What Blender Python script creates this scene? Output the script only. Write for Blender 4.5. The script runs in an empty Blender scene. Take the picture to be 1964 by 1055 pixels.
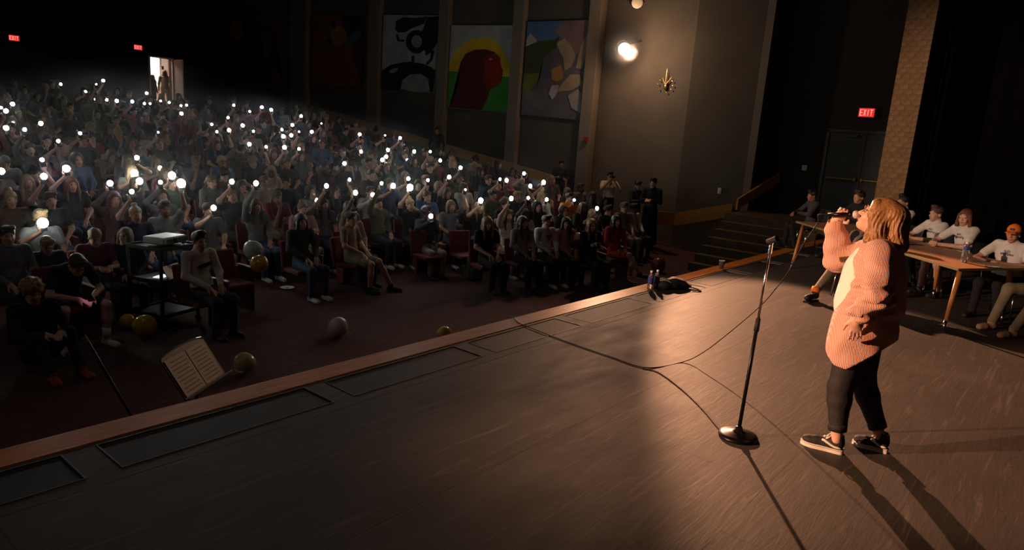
import bpy, bmesh, math, random
import numpy as np
from mathutils import Vector, Matrix, Euler

random.seed(7)
rng = np.random.default_rng(7)
SC = bpy.context.scene
COL = SC.collection
R = math.radians

# ------------------------------------------------------------------ camera
# World: X runs along the front edge of the stage, Y goes into the house,
# Z is up and z = 0 is the stage floor.
IW, IH, FPX = 1964.0, 1055.0, 1309.0
CAM = np.array([0.0, -4.23, 1.92])
_az, _p, _r = R(51.3), R(11.8), R(4.1)
def _cw(v):
    return np.array([v[0]*math.cos(_az)+v[1]*math.sin(_az), -v[0]*math.sin(_az)+v[1]*math.cos(_az), v[2]])
_f0 = np.array([0, math.cos(_p), -math.sin(_p)]); _u0 = np.array([0, math.sin(_p), math.cos(_p)]); _r0 = np.array([1.0, 0, 0])
FWD = _cw(_f0)
UPV = _cw(math.cos(_r)*_u0 - math.sin(_r)*_r0)
RTV = _cw(math.cos(_r)*_r0 + math.sin(_r)*_u0)
cd = bpy.data.cameras.new('camera'); cd.sensor_width = 36.0; cd.lens = FPX/IW*36.0
cd.clip_start = 0.05; cd.clip_end = 200
cam = bpy.data.objects.new('camera', cd); COL.objects.link(cam)
cam.matrix_world = Matrix(((RTV[0], UPV[0], -FWD[0], CAM[0]), (RTV[1], UPV[1], -FWD[1], CAM[1]), (RTV[2], UPV[2], -FWD[2], CAM[2]), (0, 0, 0, 1)))
SC.camera = cam

def ray(x, y): return FWD*FPX + RTV*(x-IW/2) - UPV*(y-IH/2)
def at(x, y, z=0.0):
    d = ray(x, y); return CAM + d*((z-CAM[2])/d[2])
def atX(x, y, X):
    d = ray(x, y); return CAM + d*((X-CAM[0])/d[0])
def atY(x, y, Y):
    d = ray(x, y); return CAM + d*((Y-CAM[1])/d[1])
def proj(P):
    d = np.array(P, float)-CAM; z = d@FWD
    return IW/2+FPX*(d@RTV)/z, IH/2-FPX*(d@UPV)/z, z

# ------------------------------------------------------------------ world, exposure, lights
w = bpy.data.worlds.new('world'); SC.world = w; w.use_nodes = True
w.node_tree.nodes['Background'].inputs[0].default_value = (0.55, 0.62, 0.75, 1)
w.node_tree.nodes['Background'].inputs[1].default_value = 0.0
SC.view_settings.view_transform = 'Standard'
SC.view_settings.look = 'None'
SC.view_settings.exposure = 0.0
SC.view_settings.gamma = 1.0
SC.view_settings.use_curve_mapping = False
try:
    SC.cycles.use_light_tree = True
    SC.cycles.max_bounces = 4
    SC.cycles.diffuse_bounces = 2
    SC.cycles.sample_clamp_indirect = 4.0
    SC.cycles.caustics_reflective = False
    SC.cycles.caustics_refractive = False
except Exception:
    pass
SPOT_A = (16.55, 5.75, 4.33)      # the spotlight in view on the side wall of the house
SPOT_B = (-8.6, 4.55, 4.4)        # its twin on the opposite side wall, out of view
AIM = (4.9, -3.2, 0.9)

def spot(name, loc, aim, energy, color, size, blend, radius, label, cat='stage light'):
    L = bpy.data.lights.new(name, 'SPOT'); L.energy = energy; L.color = color
    L.spot_size = R(size); L.spot_blend = blend; L.shadow_soft_size = radius
    o = bpy.data.objects.new(name, L); COL.objects.link(o); o.location = loc
    o.rotation_euler = (Vector(aim)-Vector(loc)).to_track_quat('-Z', 'Y').to_euler()
    return o
spot('spot_beam', (16.42, 5.65, 4.272), (4.85, -5.6, 0.0), 15000, (1.0, 0.47, 0.25), 23, 0.28, 0.10, '')
spot('spot_beam', (-8.3, 7.25, 4.33), (5.0, -3.35, 0.95), 21000, (1.0, 0.50, 0.28), 13, 0.6, 0.10, '')
spot('spot_beam', (-8.3, 5.1, 4.33), (12.2, -2.1, 1.6), 9000, (1.0, 0.62, 0.42), 19, 0.6, 0.10, '')
spot('spot_halo', (16.42, 5.65, 4.272), (5.5, -0.9, 0.0), 1100, (1.0, 0.50, 0.28), 44, 0.9, 0.12, '')   # soft outer field of the same fixture

# ------------------------------------------------------------------ helpers
def finish(me, smooth):
    if smooth:
        me.polygons.foreach_set('use_smooth', [True]*len(me.polygons))
    me.update(); return me
def obj(name, bm, mat=None, parent=None, smooth=False, loc=None, rot=None):
    me = bpy.data.meshes.new(name)
    if isinstance(bm, bmesh.types.BMesh):
        bmesh.ops.recalc_face_normals(bm, faces=bm.faces)
        bm.to_mesh(me); bm.free()
    else:
        me = bm
    finish(me, smooth)
    if mat is not None and len(me.materials) == 0:
        me.materials.append(M(mat) if isinstance(mat, str) else mat)
    o = bpy.data.objects.new(name, me); COL.objects.link(o)
    if parent is not None: o.parent = parent
    if loc is not None: o.location = loc
    if rot is not None: o.rotation_euler = rot
    return o
def tag(o, label, cat, group=None):
    o['label'] = label; o['category'] = cat
    if group: o['group'] = group
    return o
def thing(name, label, cat, loc=(0, 0, 0), rotz=0.0, group=None):
    o = bpy.data.objects.new(name, None); COL.objects.link(o)
    o.empty_display_size = 0.1
    o.location = loc; o.rotation_euler = (0, 0, rotz)
    return tag(o, label, cat, group)
def struct(name, bm, mat, parent=None, smooth=False):
    o = obj(name, bm, mat, parent, smooth)
    if parent is None: o['kind'] = 'structure'
    return o
def link_copy(o, parent=None):
    c = o.copy(); COL.objects.link(c); c.parent = parent
    return c
def copy_tree(o, parent=None):
    c = link_copy(o, parent)
    for ch in list(o.children): copy_tree(ch, c)
    return c
def nb(): return bmesh.new()
def box(bm, c, size, rot=None, bevel=0.0):
    m = Matrix.Translation(Vector(c))
    if rot is not None: m = m @ (rot.to_4x4() if isinstance(rot, Matrix) else Euler(rot).to_matrix().to_4x4())
    m = m @ Matrix.Diagonal((size[0], size[1], size[2], 1))
    g = bmesh.ops.create_cube(bm, size=1.0, matrix=m)
    if bevel > 0:
        es = set()
        for v in g['verts']:
            for e in v.link_edges: es.add(e)
        bmesh.ops.bevel(bm, geom=list(es), offset=bevel, segments=1, affect='EDGES', profile=0.5)
    return bm
def nbox(c, size, rot=None, bevel=0.0): return box(nb(), c, size, rot, bevel)
def cone(bm, a, b, ra, rb, seg=12, caps=True):
    a, b = Vector(a), Vector(b); d = b-a
    m = Matrix.Translation((a+b)/2) @ d.to_track_quat('Z', 'Y').to_matrix().to_4x4()
    bmesh.ops.create_cone(bm, cap_ends=caps, segments=seg, radius1=ra, radius2=rb, depth=d.length, matrix=m)
    return bm
def lathe(bm, prof, seg=20, c=(0, 0, 0), sx=1.0, sy=1.0):
    rings = []
    for r, z in prof:
        rings.append([bm.verts.new((c[0]+sx*r*math.cos(2*math.pi*i/seg), c[1]+sy*r*math.sin(2*math.pi*i/seg), c[2]+z)) for i in range(seg)])
    for a, b in zip(rings[:-1], rings[1:]):
        for i in range(seg):
            bm.faces.new((a[i], a[(i+1) % seg], b[(i+1) % seg], b[i]))
    bm.faces.new(rings[0][::-1]); bm.faces.new(rings[-1])
    return bm
def smooth_path(pts, n=8):
    P = [np.array(p, float) for p in pts]; P = [2*P[0]-P[1]]+P+[2*P[-1]-P[-2]]
    out = []
    for i in range(1, len(P)-2):
        p0, p1, p2, p3 = P[i-1:i+3]
        for t in np.linspace(0, 1, n, endpoint=False):
            out.append(0.5*(2*p1+(p2-p0)*t+(2*p0-5*p1+4*p2-p3)*t*t+(3*p1-p0-3*p2+p3)*t**3))
    out.append(P[-2]); return out
def tube(bm, pts, r, seg=8, caps=True):
    pts = [Vector(p) for p in pts]; n = len(pts)
    rr = r if isinstance(r, (list, tuple)) else [r]*n
    up = Vector((0, 0, 1)); rings = []; prev = None
    for i, p in enumerate(pts):
        t = (pts[min(i+1, n-1)]-pts[max(i-1, 0)]).normalized()
        if prev is None:
            a = t.cross(up)
            if a.length < 1e-3: a = t.cross(Vector((1, 0, 0)))
            a.normalize()
        else:
            a = prev-t*prev.dot(t); a.normalize()
        prev = a; b = t.cross(a)
        rings.append([bm.verts.new(p+(a*math.cos(2*math.pi*k/seg)+b*math.sin(2*math.pi*k/seg))*rr[i]) for k in range(seg)])
    for A, B in zip(rings[:-1], rings[1:]):
        for k in range(seg): bm.faces.new((A[k], A[(k+1) % seg], B[(k+1) % seg], B[k]))
    if caps: bm.faces.new(rings[0][::-1]); bm.faces.new(rings[-1])
    return bm
def prism(bm, poly, z0, z1, frame=None):
    """extrude a 2D outline from z0 to z1 (in frame, if given)"""
    f = frame or Matrix.Identity(4)
    lo = [bm.verts.new(f @ Vector((x, y, z0))) for x, y in poly]
    hi = [bm.verts.new(f @ Vector((x, y, z1))) for x, y in poly]
    n = len(poly)
    bm.faces.new(hi); bm.faces.new(lo[::-1])
    for i in range(n): bm.faces.new((lo[i], lo[(i+1) % n], hi[(i+1) % n], hi[i]))
    return bm

# ------------------------------------------------------------------ materials
_M = {}
SPEC = {}
def defm(name, color, rough=0.7, metal=0.0, var=0.0, vscale=8.0, bump=0.0, bscale=60.0, stretch=None, spec=0.5, sheen=0.0, trans=0.0, emit=None, estr=0.0, alpha=1.0, ior=1.45, coat=0.0, color2=None, bdist=0.01, sss=0.0):
    SPEC[name] = dict(color=color, rough=rough, metal=metal, var=var, vscale=vscale, bump=bump, bscale=bscale, stretch=stretch, spec=spec, sheen=sheen, trans=trans, emit=emit, estr=estr, alpha=alpha, ior=ior, coat=coat, color2=color2, bdist=bdist, sss=sss)
def M(name):
    if name in _M: return _M[name]
    s = SPEC[name]
    m = bpy.data.materials.new(name); m.use_nodes = True
    nt = m.node_tree; N = nt.nodes; L = nt.links
    b = N['Principled BSDF']
    c = tuple(s['color'])+(1,)
    b.inputs['Base Color'].default_value = c
    b.inputs['Roughness'].default_value = s['rough']
    b.inputs['Metallic'].default_value = s['metal']
    b.inputs['Specular IOR Level'].default_value = s['spec']
    b.inputs['IOR'].default_value = s['ior']
    if s['sheen']: b.inputs['Sheen Weight'].default_value = s['sheen']
    if s['trans']: b.inputs['Transmission Weight'].default_value = s['trans']
    if s['coat']: b.inputs['Coat Weight'].default_value = s['coat']
    if s['alpha'] < 1: b.inputs['Alpha'].default_value = s['alpha']
    if s['sss']:
        b.inputs['Subsurface Weight'].default_value = s['sss']; b.inputs['Subsurface Radius'].default_value = (0.012, 0.005, 0.003); b.inputs['Subsurface Scale'].default_value = 1.0
    if s['emit'] is not None:
        b.inputs['Emission Color'].default_value = tuple(s['emit'])+(1,); b.inputs['Emission Strength'].default_value = s['estr']
    if s['var'] or s['bump']:
        tc = N.new('ShaderNodeTexCoord'); mp = N.new('ShaderNodeMapping')
        if s['stretch']: mp.inputs['Scale'].default_value = s['stretch']
        L.new(tc.outputs['Object'], mp.inputs['Vector'])
        if s['var']:
            nz = N.new('ShaderNodeTexNoise'); nz.inputs['Scale'].default_value = s['vscale']; nz.inputs['Detail'].default_value = 5
            L.new(mp.outputs[0], nz.inputs['Vector'])
            rp = N.new('ShaderNodeValToRGB'); k = s['var']
            c2 = s['color2'] or tuple(min(1, x*(1+k)) for x in s['color'])
            rp.color_ramp.elements[0].position = 0.32; rp.color_ramp.elements[1].position = 0.7
            rp.color_ramp.elements[0].color = tuple(x*(1-k) for x in s['color'])+(1,) if not s['color2'] else c
            rp.color_ramp.elements[1].color = tuple(c2)+(1,)
            L.new(nz.outputs['Fac'], rp.inputs['Fac']); L.new(rp.outputs['Color'], b.inputs['Base Color'])
        if s['bump']:
            n2 = N.new('ShaderNodeTexNoise'); n2.inputs['Scale'].default_value = s['bscale']; n2.inputs['Detail'].default_value = 3
            L.new(mp.outputs[0], n2.inputs['Vector'])
            bp = N.new('ShaderNodeBump'); bp.inputs['Strength'].default_value = s['bump']; bp.inputs['Distance'].default_value = s['bdist']
            L.new(n2.outputs['Fac'], bp.inputs['Height']); L.new(bp.outputs['Normal'], b.inputs['Normal'])
    _M[name] = m; return m

defm('black_metal', (0.012, 0.012, 0.013), 0.35, 0.6)
defm('black_paint', (0.014, 0.013, 0.013), 0.5, var=0.3)
defm('chrome', (0.75, 0.75, 0.76), 0.16, 1.0)
defm('black_rubber', (0.012, 0.012, 0.012), 0.7)
defm('nosing_wood', (0.66, 0.21, 0.022), 0.36, var=0.22, vscale=6, stretch=(0.5, 8, 8), bump=0.08, bscale=20, spec=0.22)
defm('stage_face', (0.02, 0.015, 0.012), 0.7, var=0.3)
defm('pit_cover', (0.012, 0.012, 0.012), 0.6, var=0.4, vscale=3)
defm('cover_frame', (0.13, 0.125, 0.12), 0.5, 0.3, var=0.4, vscale=14)
defm('carpet', (0.085, 0.035, 0.03), 0.95, var=0.35, vscale=30, bump=0.4, bscale=300)
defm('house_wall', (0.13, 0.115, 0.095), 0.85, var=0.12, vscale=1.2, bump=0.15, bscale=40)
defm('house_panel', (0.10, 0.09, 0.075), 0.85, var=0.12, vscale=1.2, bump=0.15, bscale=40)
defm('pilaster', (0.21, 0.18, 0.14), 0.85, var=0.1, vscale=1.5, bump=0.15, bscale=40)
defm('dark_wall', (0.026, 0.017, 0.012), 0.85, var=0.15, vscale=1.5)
defm('ceiling_black', (0.012, 0.012, 0.013), 0.9)
defm('brick_tan', (0.25, 0.15, 0.075), 0.85, var=0.25, vscale=9, bump=0.3, bscale=40)
defm('brick_tan_pale', (0.27, 0.165, 0.085), 0.85, var=0.25, vscale=9, bump=0.3, bscale=40)
defm('brick_tan_dark', (0.23, 0.135, 0.068), 0.85, var=0.25, vscale=9, bump=0.3, bscale=40)
defm('mortar', (0.22, 0.135, 0.07), 0.95)
defm('curtain_black', (0.0035, 0.003, 0.0035), 0.95, spec=0.1)
defm('curtain_red', (0.22, 0.02, 0.015), 0.9, sheen=0.3)
defm('rail_wood', (0.42, 0.21, 0.03), 0.45, var=0.25, vscale=5, stretch=(8, 1, 8), coat=0.2)
defm('stair_tread', (0.10, 0.065, 0.025), 0.7, var=0.3, vscale=6)
defm('stair_nosing', (0.26, 0.17, 0.04), 0.6, var=0.2)
defm('door_grey', (0.022, 0.027, 0.025), 0.6, var=0.2, vscale=2)
defm('door_frame', (0.03, 0.03, 0.03), 0.5)
defm('brass', (0.62, 0.42, 0.14), 0.3, 1.0)
defm('brass_dull', (0.16, 0.11, 0.03), 0.5, 0.7)
defm('plate_ivory', (0.62, 0.60, 0.5), 0.5)
defm('alarm_red', (0.28, 0.02, 0.015), 0.4)
defm('exit_housing', (0.05, 0.045, 0.045), 0.5)
defm('exit_red', (0.5, 0.01, 0.01), 0.5, emit=(1.0, 0.035, 0.03), estr=0.75)
defm('exit_letter', (0.9, 0.4, 0.3), 0.5, emit=(1.0, 0.36, 0.28), estr=1.1)
defm('lamp_lens', (1, 0.9, 0.8), 0.3, emit=(1.0, 0.80, 0.60), estr=60)
defm('lamp_body', (0.02, 0.02, 0.02), 0.4, 0.5)
defm('table_top', (0.56, 0.29, 0.15), 0.42, var=0.12, vscale=4, stretch=(1, 7, 1), spec=0.3)
defm('table_edge', (0.20, 0.17, 0.04), 0.5)
defm('table_leg', (0.50, 0.21, 0.06), 0.35, var=0.15, vscale=8, coat=0.2)
defm('seat_red', (0.16, 0.012, 0.012), 0.85, sheen=0.2, var=0.2, vscale=10)
defm('seat_wood', (0.35, 0.16, 0.06), 0.4, var=0.2, vscale=6)
defm('seat_iron', (0.10, 0.03, 0.025), 0.5, 0.2)
defm('plastic_chair', (0.03, 0.03, 0.035), 0.5)
defm('paper', (0.80, 0.74, 0.66), 0.8, var=0.06)
defm('paper_white', (0.82, 0.8, 0.78), 0.8)
defm('ink', (0.05, 0.045, 0.045), 0.8)
defm('plastic_clear', (0.95, 0.97, 1.0), 0.04, trans=0.93, ior=1.33, alpha=1.0)
defm('bottle_label', (0.03, 0.06, 0.32), 0.4)
defm('bottle_cap', (0.85, 0.85, 0.85), 0.4)
defm('bag_black', (0.010, 0.010, 0.011), 0.75, bump=0.5, bscale=18)
defm('projector_white', (0.75, 0.74, 0.70), 0.4)
defm('projector_dark', (0.05, 0.05, 0.055), 0.4)
defm('lens_glass', (0.02, 0.03, 0.05), 0.05, spec=1.0, coat=1.0)
defm('laptop_grey', (0.2, 0.2, 0.21), 0.4, 0.5)
defm('screen_white', (0.5, 0.5, 0.5), 0.3, emit=(0.93, 0.95, 1.0), estr=1.6)
defm('screen_phone', (0.3, 0.3, 0.4), 0.3, emit=(0.75, 0.85, 1.0), estr=0.7)
defm('screen_pink', (0.4, 0.2, 0.35), 0.3, emit=(1.0, 0.55, 0.9), estr=1.0)
defm('phone_body', (0.012, 0.012, 0.014), 0.25, 0.2)
defm('balloon_yellow', (0.78, 0.50, 0.02), 0.16, coat=0.6, trans=0.15)
defm('balloon_white', (0.75, 0.76, 0.74), 0.16, coat=0.6, trans=0.15)
defm('balloon_blue_white', (0.62, 0.72, 0.78), 0.16, coat=0.6, trans=0.15)
defm('balloon_clear', (0.72, 0.72, 0.36), 0.1, coat=0.6, trans=0.45)
defm('balloon_pink', (0.72, 0.52, 0.50), 0.16, coat=0.6)
defm('balloon_blue', (0.10, 0.28, 0.85), 0.2, coat=0.5)
defm('balloon_red', (0.20, 0.035, 0.03), 0.3, coat=0.3)
defm('scarf_pink', (0.75, 0.16, 0.42), 0.8)
defm('corridor_wall', (0.80, 0.55, 0.42), 0.8)
defm('corridor_floor', (0.5, 0.4, 0.33), 0.5)
defm('corridor_panel', (0.9, 0.9, 0.9), 0.5, emit=(1, 0.96, 0.92), estr=2.2)
defm('white_frame', (0.7, 0.66, 0.6), 0.5)
# flashes
FLASH = {'w': (0.93, 1.0, 0.92), 'p': (0.86, 0.74, 1.0), 'o': (1.0, 0.80, 0.55), 'k': (1.0, 0.88, 0.96), 'y': (0.98, 1.0, 0.80)}
for k, c in FLASH.items(): defm('flash_'+k, (1, 1, 1), 0.4, emit=c, estr=70)
# skin, hair, clothes
defm('skin_light', (0.62, 0.36, 0.25), 0.55, var=0.08, vscale=20)
defm('skin_singer', (0.66, 0.40, 0.29), 0.5, var=0.06, vscale=25)
defm('skin_tan', (0.48, 0.26, 0.165), 0.55, var=0.08, vscale=20)
defm('skin_brown', (0.26, 0.13, 0.075), 0.55, var=0.08, vscale=20)
defm('skin_dark', (0.11, 0.055, 0.035), 0.5, var=0.08, vscale=20)
defm('eye', (0.03, 0.025, 0.02), 0.25)
defm('eye_white', (0.42, 0.38, 0.35), 0.4)
defm('lip', (0.50, 0.19, 0.15), 0.45)
for n, c in dict(hair_black=(0.012, 0.010, 0.009), hair_dark=(0.035, 0.021, 0.013), hair_brown=(0.085, 0.045, 0.022), hair_light=(0.20, 0.115, 0.05), hair_blond=(0.36, 0.24, 0.10), hair_auburn=(0.15, 0.055, 0.025)).items():
    defm(n, c, 0.42, var=0.45, vscale=30, stretch=(4, 4, 0.5), bump=0.5, bscale=90)
CLOTH = dict(cloth_black=(0.012, 0.012, 0.014), cloth_charcoal=(0.04, 0.04, 0.044), cloth_grey=(0.16, 0.16, 0.165), cloth_heather=(0.30, 0.30, 0.30), cloth_white=(0.68, 0.66, 0.62), cloth_cream=(0.55, 0.48, 0.36), cloth_navy=(0.02, 0.03, 0.075), cloth_blue=(0.06, 0.11, 0.24), cloth_denim=(0.045, 0.07, 0.13), cloth_maroon=(0.16, 0.015, 0.035), cloth_red=(0.36, 0.02, 0.018), cloth_orange=(0.75, 0.22, 0.02), cloth_green=(0.05, 0.085, 0.045), cloth_olive=(0.12, 0.11, 0.05), cloth_pink=(0.55, 0.27, 0.30), cloth_khaki=(0.27, 0.22, 0.15), cloth_tan=(0.34, 0.25, 0.16), cloth_coral_bright=(0.85, 0.20, 0.08), cloth_brown=(0.10, 0.055, 0.03))
for n, c in CLOTH.items(): defm(n, c, 0.9, var=0.16, vscale=7, bump=0.35, bscale=28, bdist=0.02)
defm('shoe_black', (0.015, 0.015, 0.015), 0.6); defm('shoe_white', (0.65, 0.62, 0.58), 0.6); defm('shoe_red', (0.4, 0.05, 0.03), 0.6); defm('shoe_tan', (0.52, 0.32, 0.17), 0.7, var=0.2, vscale=30)
defm('shirt_print', (0.06, 0.05, 0.06), 0.85)
# ------------------------------------------------------------------ implicit-surface bodies
# A figure is a list of primitives blended into one continuous skin; each face takes the
# material of the primitive it lies on.
def v3(*a): return np.array(a, float)
def CAP(a, b, ra, rb, mat, k=0.03): return ('c', np.array(a, float), np.array(b, float), ra, rb, mat, k)
def ELL(c, r, mat, k=0.03, rot=None): return ('e', np.array(c, float), np.array(r, float), rot, mat, k)
def RBX(c, h, rd, mat, k=0.02, rot=None): return ('b', np.array(c, float), np.array(h, float), rd, rot, mat, k)
def SUB(p): return ('-', p)
def rotm(x=0, y=0, z=0): return np.array(Euler((x, y, z), 'XYZ').to_matrix())
def prim_bounds(p):
    if p[0] == 'c':
        r = max(p[3], p[4]); return np.minimum(p[1], p[2])-r, np.maximum(p[1], p[2])+r
    h = p[2]+(p[3] if p[0] == 'b' else 0)
    rot = p[3] if p[0] == 'e' else p[4]
    if rot is not None: h = np.abs(rot)@h
    return p[1]-h, p[1]+h
def prim_dist(p, X, Y, Z):
    if p[0] == 'c':
        a, b, ra, rb = p[1:5]; d = b-a; L2 = max(d@d, 1e-9)
        px, py, pz = X-a[0], Y-a[1], Z-a[2]
        t = np.clip((px*d[0]+py*d[1]+pz*d[2])/L2, 0, 1)
        return np.sqrt((px-t*d[0])**2+(py-t*d[1])**2+(pz-t*d[2])**2)-(ra+(rb-ra)*t)
    c = p[1]; rot = p[3] if p[0] == 'e' else p[4]
    x, y, z = X-c[0], Y-c[1], Z-c[2]
    if rot is not None:
        x, y, z = rot[0, 0]*x+rot[1, 0]*y+rot[2, 0]*z, rot[0, 1]*x+rot[1, 1]*y+rot[2, 1]*z, rot[0, 2]*x+rot[1, 2]*y+rot[2, 2]*z
    if p[0] == 'e':
        r = p[2]
        k0 = np.sqrt((x/r[0])**2+(y/r[1])**2+(z/r[2])**2); k1 = np.sqrt((x/r[0]**2)**2+(y/r[1]**2)**2+(z/r[2]**2)**2)
        return k0*(k0-1)/np.maximum(k1, 1e-6)
    h = p[2]; q0, q1, q2 = np.abs(x)-h[0], np.abs(y)-h[1], np.abs(z)-h[2]
    return np.sqrt(np.maximum(q0, 0)**2+np.maximum(q1, 0)**2+np.maximum(q2, 0)**2)+np.minimum(np.maximum(np.maximum(q0, q1), q2), 0)-p[3]
def sdf_mesh(name, prims, res, field=None):
    adds = [p for p in prims if p[0] != '-']
    lo = np.min([prim_bounds(p)[0] for p in adds], axis=0)-3*res; hi = np.max([prim_bounds(p)[1] for p in adds], axis=0)+3*res
    n = np.ceil((hi-lo)/res).astype(int)+1
    G = np.full(n, 0.25, np.float32); O = np.zeros(n, np.int16); B = np.full(n, 9.0, np.float32)
    ax = [(lo[i]+res*np.arange(n[i])).astype(np.float32) for i in range(3)]
    mats = []
    for p in prims:
        neg = p[0] == '-'
        q = p[1] if neg else p
        k = q[-1]; m = q[-2]
        l, h = prim_bounds(q); pad = max(k, 0.012)+2*res
        i0 = np.clip(np.floor((l-pad-lo)/res).astype(int), 0, n-1); i1 = np.clip(np.ceil((h+pad-lo)/res).astype(int)+1, 1, n)
        if np.any(i1 <= i0): continue
        s = tuple(slice(a, b) for a, b in zip(i0, i1))
        X, Y, Z = ax[0][s[0]][:, None, None], ax[1][s[1]][None, :, None], ax[2][s[2]][None, None, :]
        d = prim_dist(q, X, Y, Z).astype(np.float32); g = G[s]
        if neg:
            hh = np.clip(0.5-0.5*(g+d)/k, 0, 1); G[s] = g*(1-hh)-d*hh+k*hh*(1-hh)
        else:
            if m not in mats: mats.append(m)
            hh = np.clip(0.5+0.5*(g-d)/k, 0, 1)
            G[s] = g*(1-hh)+d*hh-k*hh*(1-hh)
            bb = B[s]; near = d < bb; bb[near] = d[near]; O[s][near] = mats.index(m)
    if field is not None:
        G = field(G, ax[0][:, None, None], ax[1][None, :, None], ax[2][None, None, :])
    return nets(name, G, O, lo, res, mats)
def nets(name, G, O, lo, res, mats):
    ins = G < 0
    c = np.zeros(np.array(G.shape)-1, np.int8)
    for dx in (0, 1):
        for dy in (0, 1):
            for dz in (0, 1):
                c += ins[dx:G.shape[0]-1+dx, dy:G.shape[1]-1+dy, dz:G.shape[2]-1+dz]
    act = (c > 0) & (c < 8)
    I, J, K = np.nonzero(act); nv = len(I)
    idx = np.full(act.shape, -1, np.int32); idx[I, J, K] = np.arange(nv)
    P = np.zeros((nv, 3)); cnt = np.zeros(nv)
    for axis in range(3):
        o1, o2 = [(1, 2), (0, 2), (0, 1)][axis]
        for a in (0, 1):
            for b in (0, 1):
                off = [0, 0, 0]; off[o1] = a; off[o2] = b
                off2 = list(off); off2[axis] = 1
                g0 = G[I+off[0], J+off[1], K+off[2]]; g1 = G[I+off2[0], J+off2[1], K+off2[2]]
                x = (g0 < 0) != (g1 < 0)
                t = np.where(x, g0/np.where(np.abs(g0-g1) < 1e-9, 1, g0-g1), 0)
                for d in range(3): P[:, d] += np.where(x, off[d]+(t if d == axis else 0), 0)
                cnt += x
    P = P/np.maximum(cnt, 1)[:, None]
    V = lo+res*(P+np.stack([I, J, K], 1))
    quads = []; own = []
    for axis in range(3):
        s0 = [slice(None)]*3; s1 = [slice(None)]*3; s0[axis] = slice(0, -1); s1[axis] = slice(1, None)
        a, b = ins[tuple(s0)], ins[tuple(s1)]
        E = np.argwhere(a != b)
        o1, o2 = [(1, 2), (2, 0), (0, 1)][axis]
        ok = (E[:, o1] > 0) & (E[:, o2] > 0) & (E[:, o1] < act.shape[o1]) & (E[:, o2] < act.shape[o2])
        E = E[ok]
        def cid(d1, d2):
            F = E.copy(); F[:, o1] += d1; F[:, o2] += d2
            return idx[F[:, 0], F[:, 1], F[:, 2]]
        q = np.stack([cid(-1, -1), cid(0, -1), cid(0, 0), cid(-1, 0)], 1)
        flip = ~a[E[:, 0], E[:, 1], E[:, 2]]
        q[flip] = q[flip][:, ::-1]
        quads.append(q)
        E2 = E.copy(); E2[:, axis] += 1
        aa = a[E[:, 0], E[:, 1], E[:, 2]]
        own.append(np.where(aa, O[E[:, 0], E[:, 1], E[:, 2]], O[E2[:, 0], E2[:, 1], E2[:, 2]]))
    Q = np.concatenate(quads); W = np.concatenate(own)
    good = np.all(Q >= 0, axis=1); Q = Q[good]; W = W[good]
    me = bpy.data.meshes.new(name)
    me.vertices.add(nv); me.vertices.foreach_set('co', V.astype(np.float32).ravel())
    me.loops.add(len(Q)*4); me.loops.foreach_set('vertex_index', Q.astype(np.int32).ravel())
    me.polygons.add(len(Q)); me.polygons.foreach_set('loop_start', np.arange(0, len(Q)*4, 4, dtype=np.int32))
    try: me.polygons.foreach_set('loop_total', np.full(len(Q), 4, np.int32))
    except Exception: pass
    for m in mats: me.materials.append(M(m))
    me.polygons.foreach_set('material_index', W.astype(np.int32))
    me.polygons.foreach_set('use_smooth', np.ones(len(Q), bool))
    me.update(); me.validate()
    me['slots'] = ','.join(mats)
    return me

# ------------------------------------------------------------------ the human figure
# local frame of a figure: it faces -Y, x is its left, z up, origin on the floor.
# material roles: skin, shirt, pants, shoe, eye, lip  (copies swap them per object)
def head_prims(Mh, skin='skin_light', fine=False):
    """Mh: 4x4 of the head (origin between the ears, -y is the face)"""
    Rm = Mh[:3, :3]; T = Mh[:3, 3]
    def w(*p): return Rm@np.array(p, float)+T
    P = [ELL(w(0, .012, .035), (.074, .094, .084), skin, .02, Rm), ELL(w(0, -.030, -.035), (.058, .066, .084), skin, .03, Rm),
         ELL(w(0, -.064, -.098), (.032, .027, .024), skin, .03, Rm),
         ELL(w(.034, -.066, -.038), (.022, .02, .026), skin, .02, Rm), ELL(w(-.034, -.066, -.038), (.022, .02, .026), skin, .02, Rm)]
    if fine:
        for s in (1, -1):
            P.append(SUB(ELL(w(.033*s, -.106, .004), (.017, .016, .011), skin, .012, Rm)))
        P += [CAP(w(0, -.090, .006), w(0, -.115, -.036), .008, .0115, skin, .012), ELL(w(.012, -.104, -.040), (.008, .009, .007), skin, .006, Rm), ELL(w(-.012, -.104, -.040), (.008, .009, .007), skin, .006, Rm),
              CAP(w(-.045, -.086, .021), w(.045, -.086, .021), .009, .009, skin, .014)]
        for s in (1, -1):
            P += [ELL(w(.032*s, -.082, .003), (.0125, .0125, .0115), 'eye_white', .003, Rm), ELL(w(.032*s, -.0905, .002), (.006, .005, .006), 'eye', .002, Rm)]
        P += [ELL(w(0, -.098, -.066), (.022, .010, .0055), 'lip', .006, Rm), ELL(w(0, -.095, -.076), (.019, .010, .006), 'lip', .006, Rm)]
    else:
        for s in (1, -1):
            P.append(SUB(ELL(w(.033*s, -.104, .002), (.018, .018, .013), skin, .012, Rm)))
            P.append(ELL(w(.032*s, -.085, .002), (.013, .012, .010), 'eye', .003, Rm))
        P += [CAP(w(0, -.090, .004), w(0, -.112, -.038), .009, .013, skin, .015), ELL(w(0, -.094, -.070), (.021, .011, .008), 'lip', .006, Rm)]
    for s in (1, -1):
        P.append(ELL(w(.076*s, .012, -.018), (.011, .023, .033), skin, .008, Rm))
    return P
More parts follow.
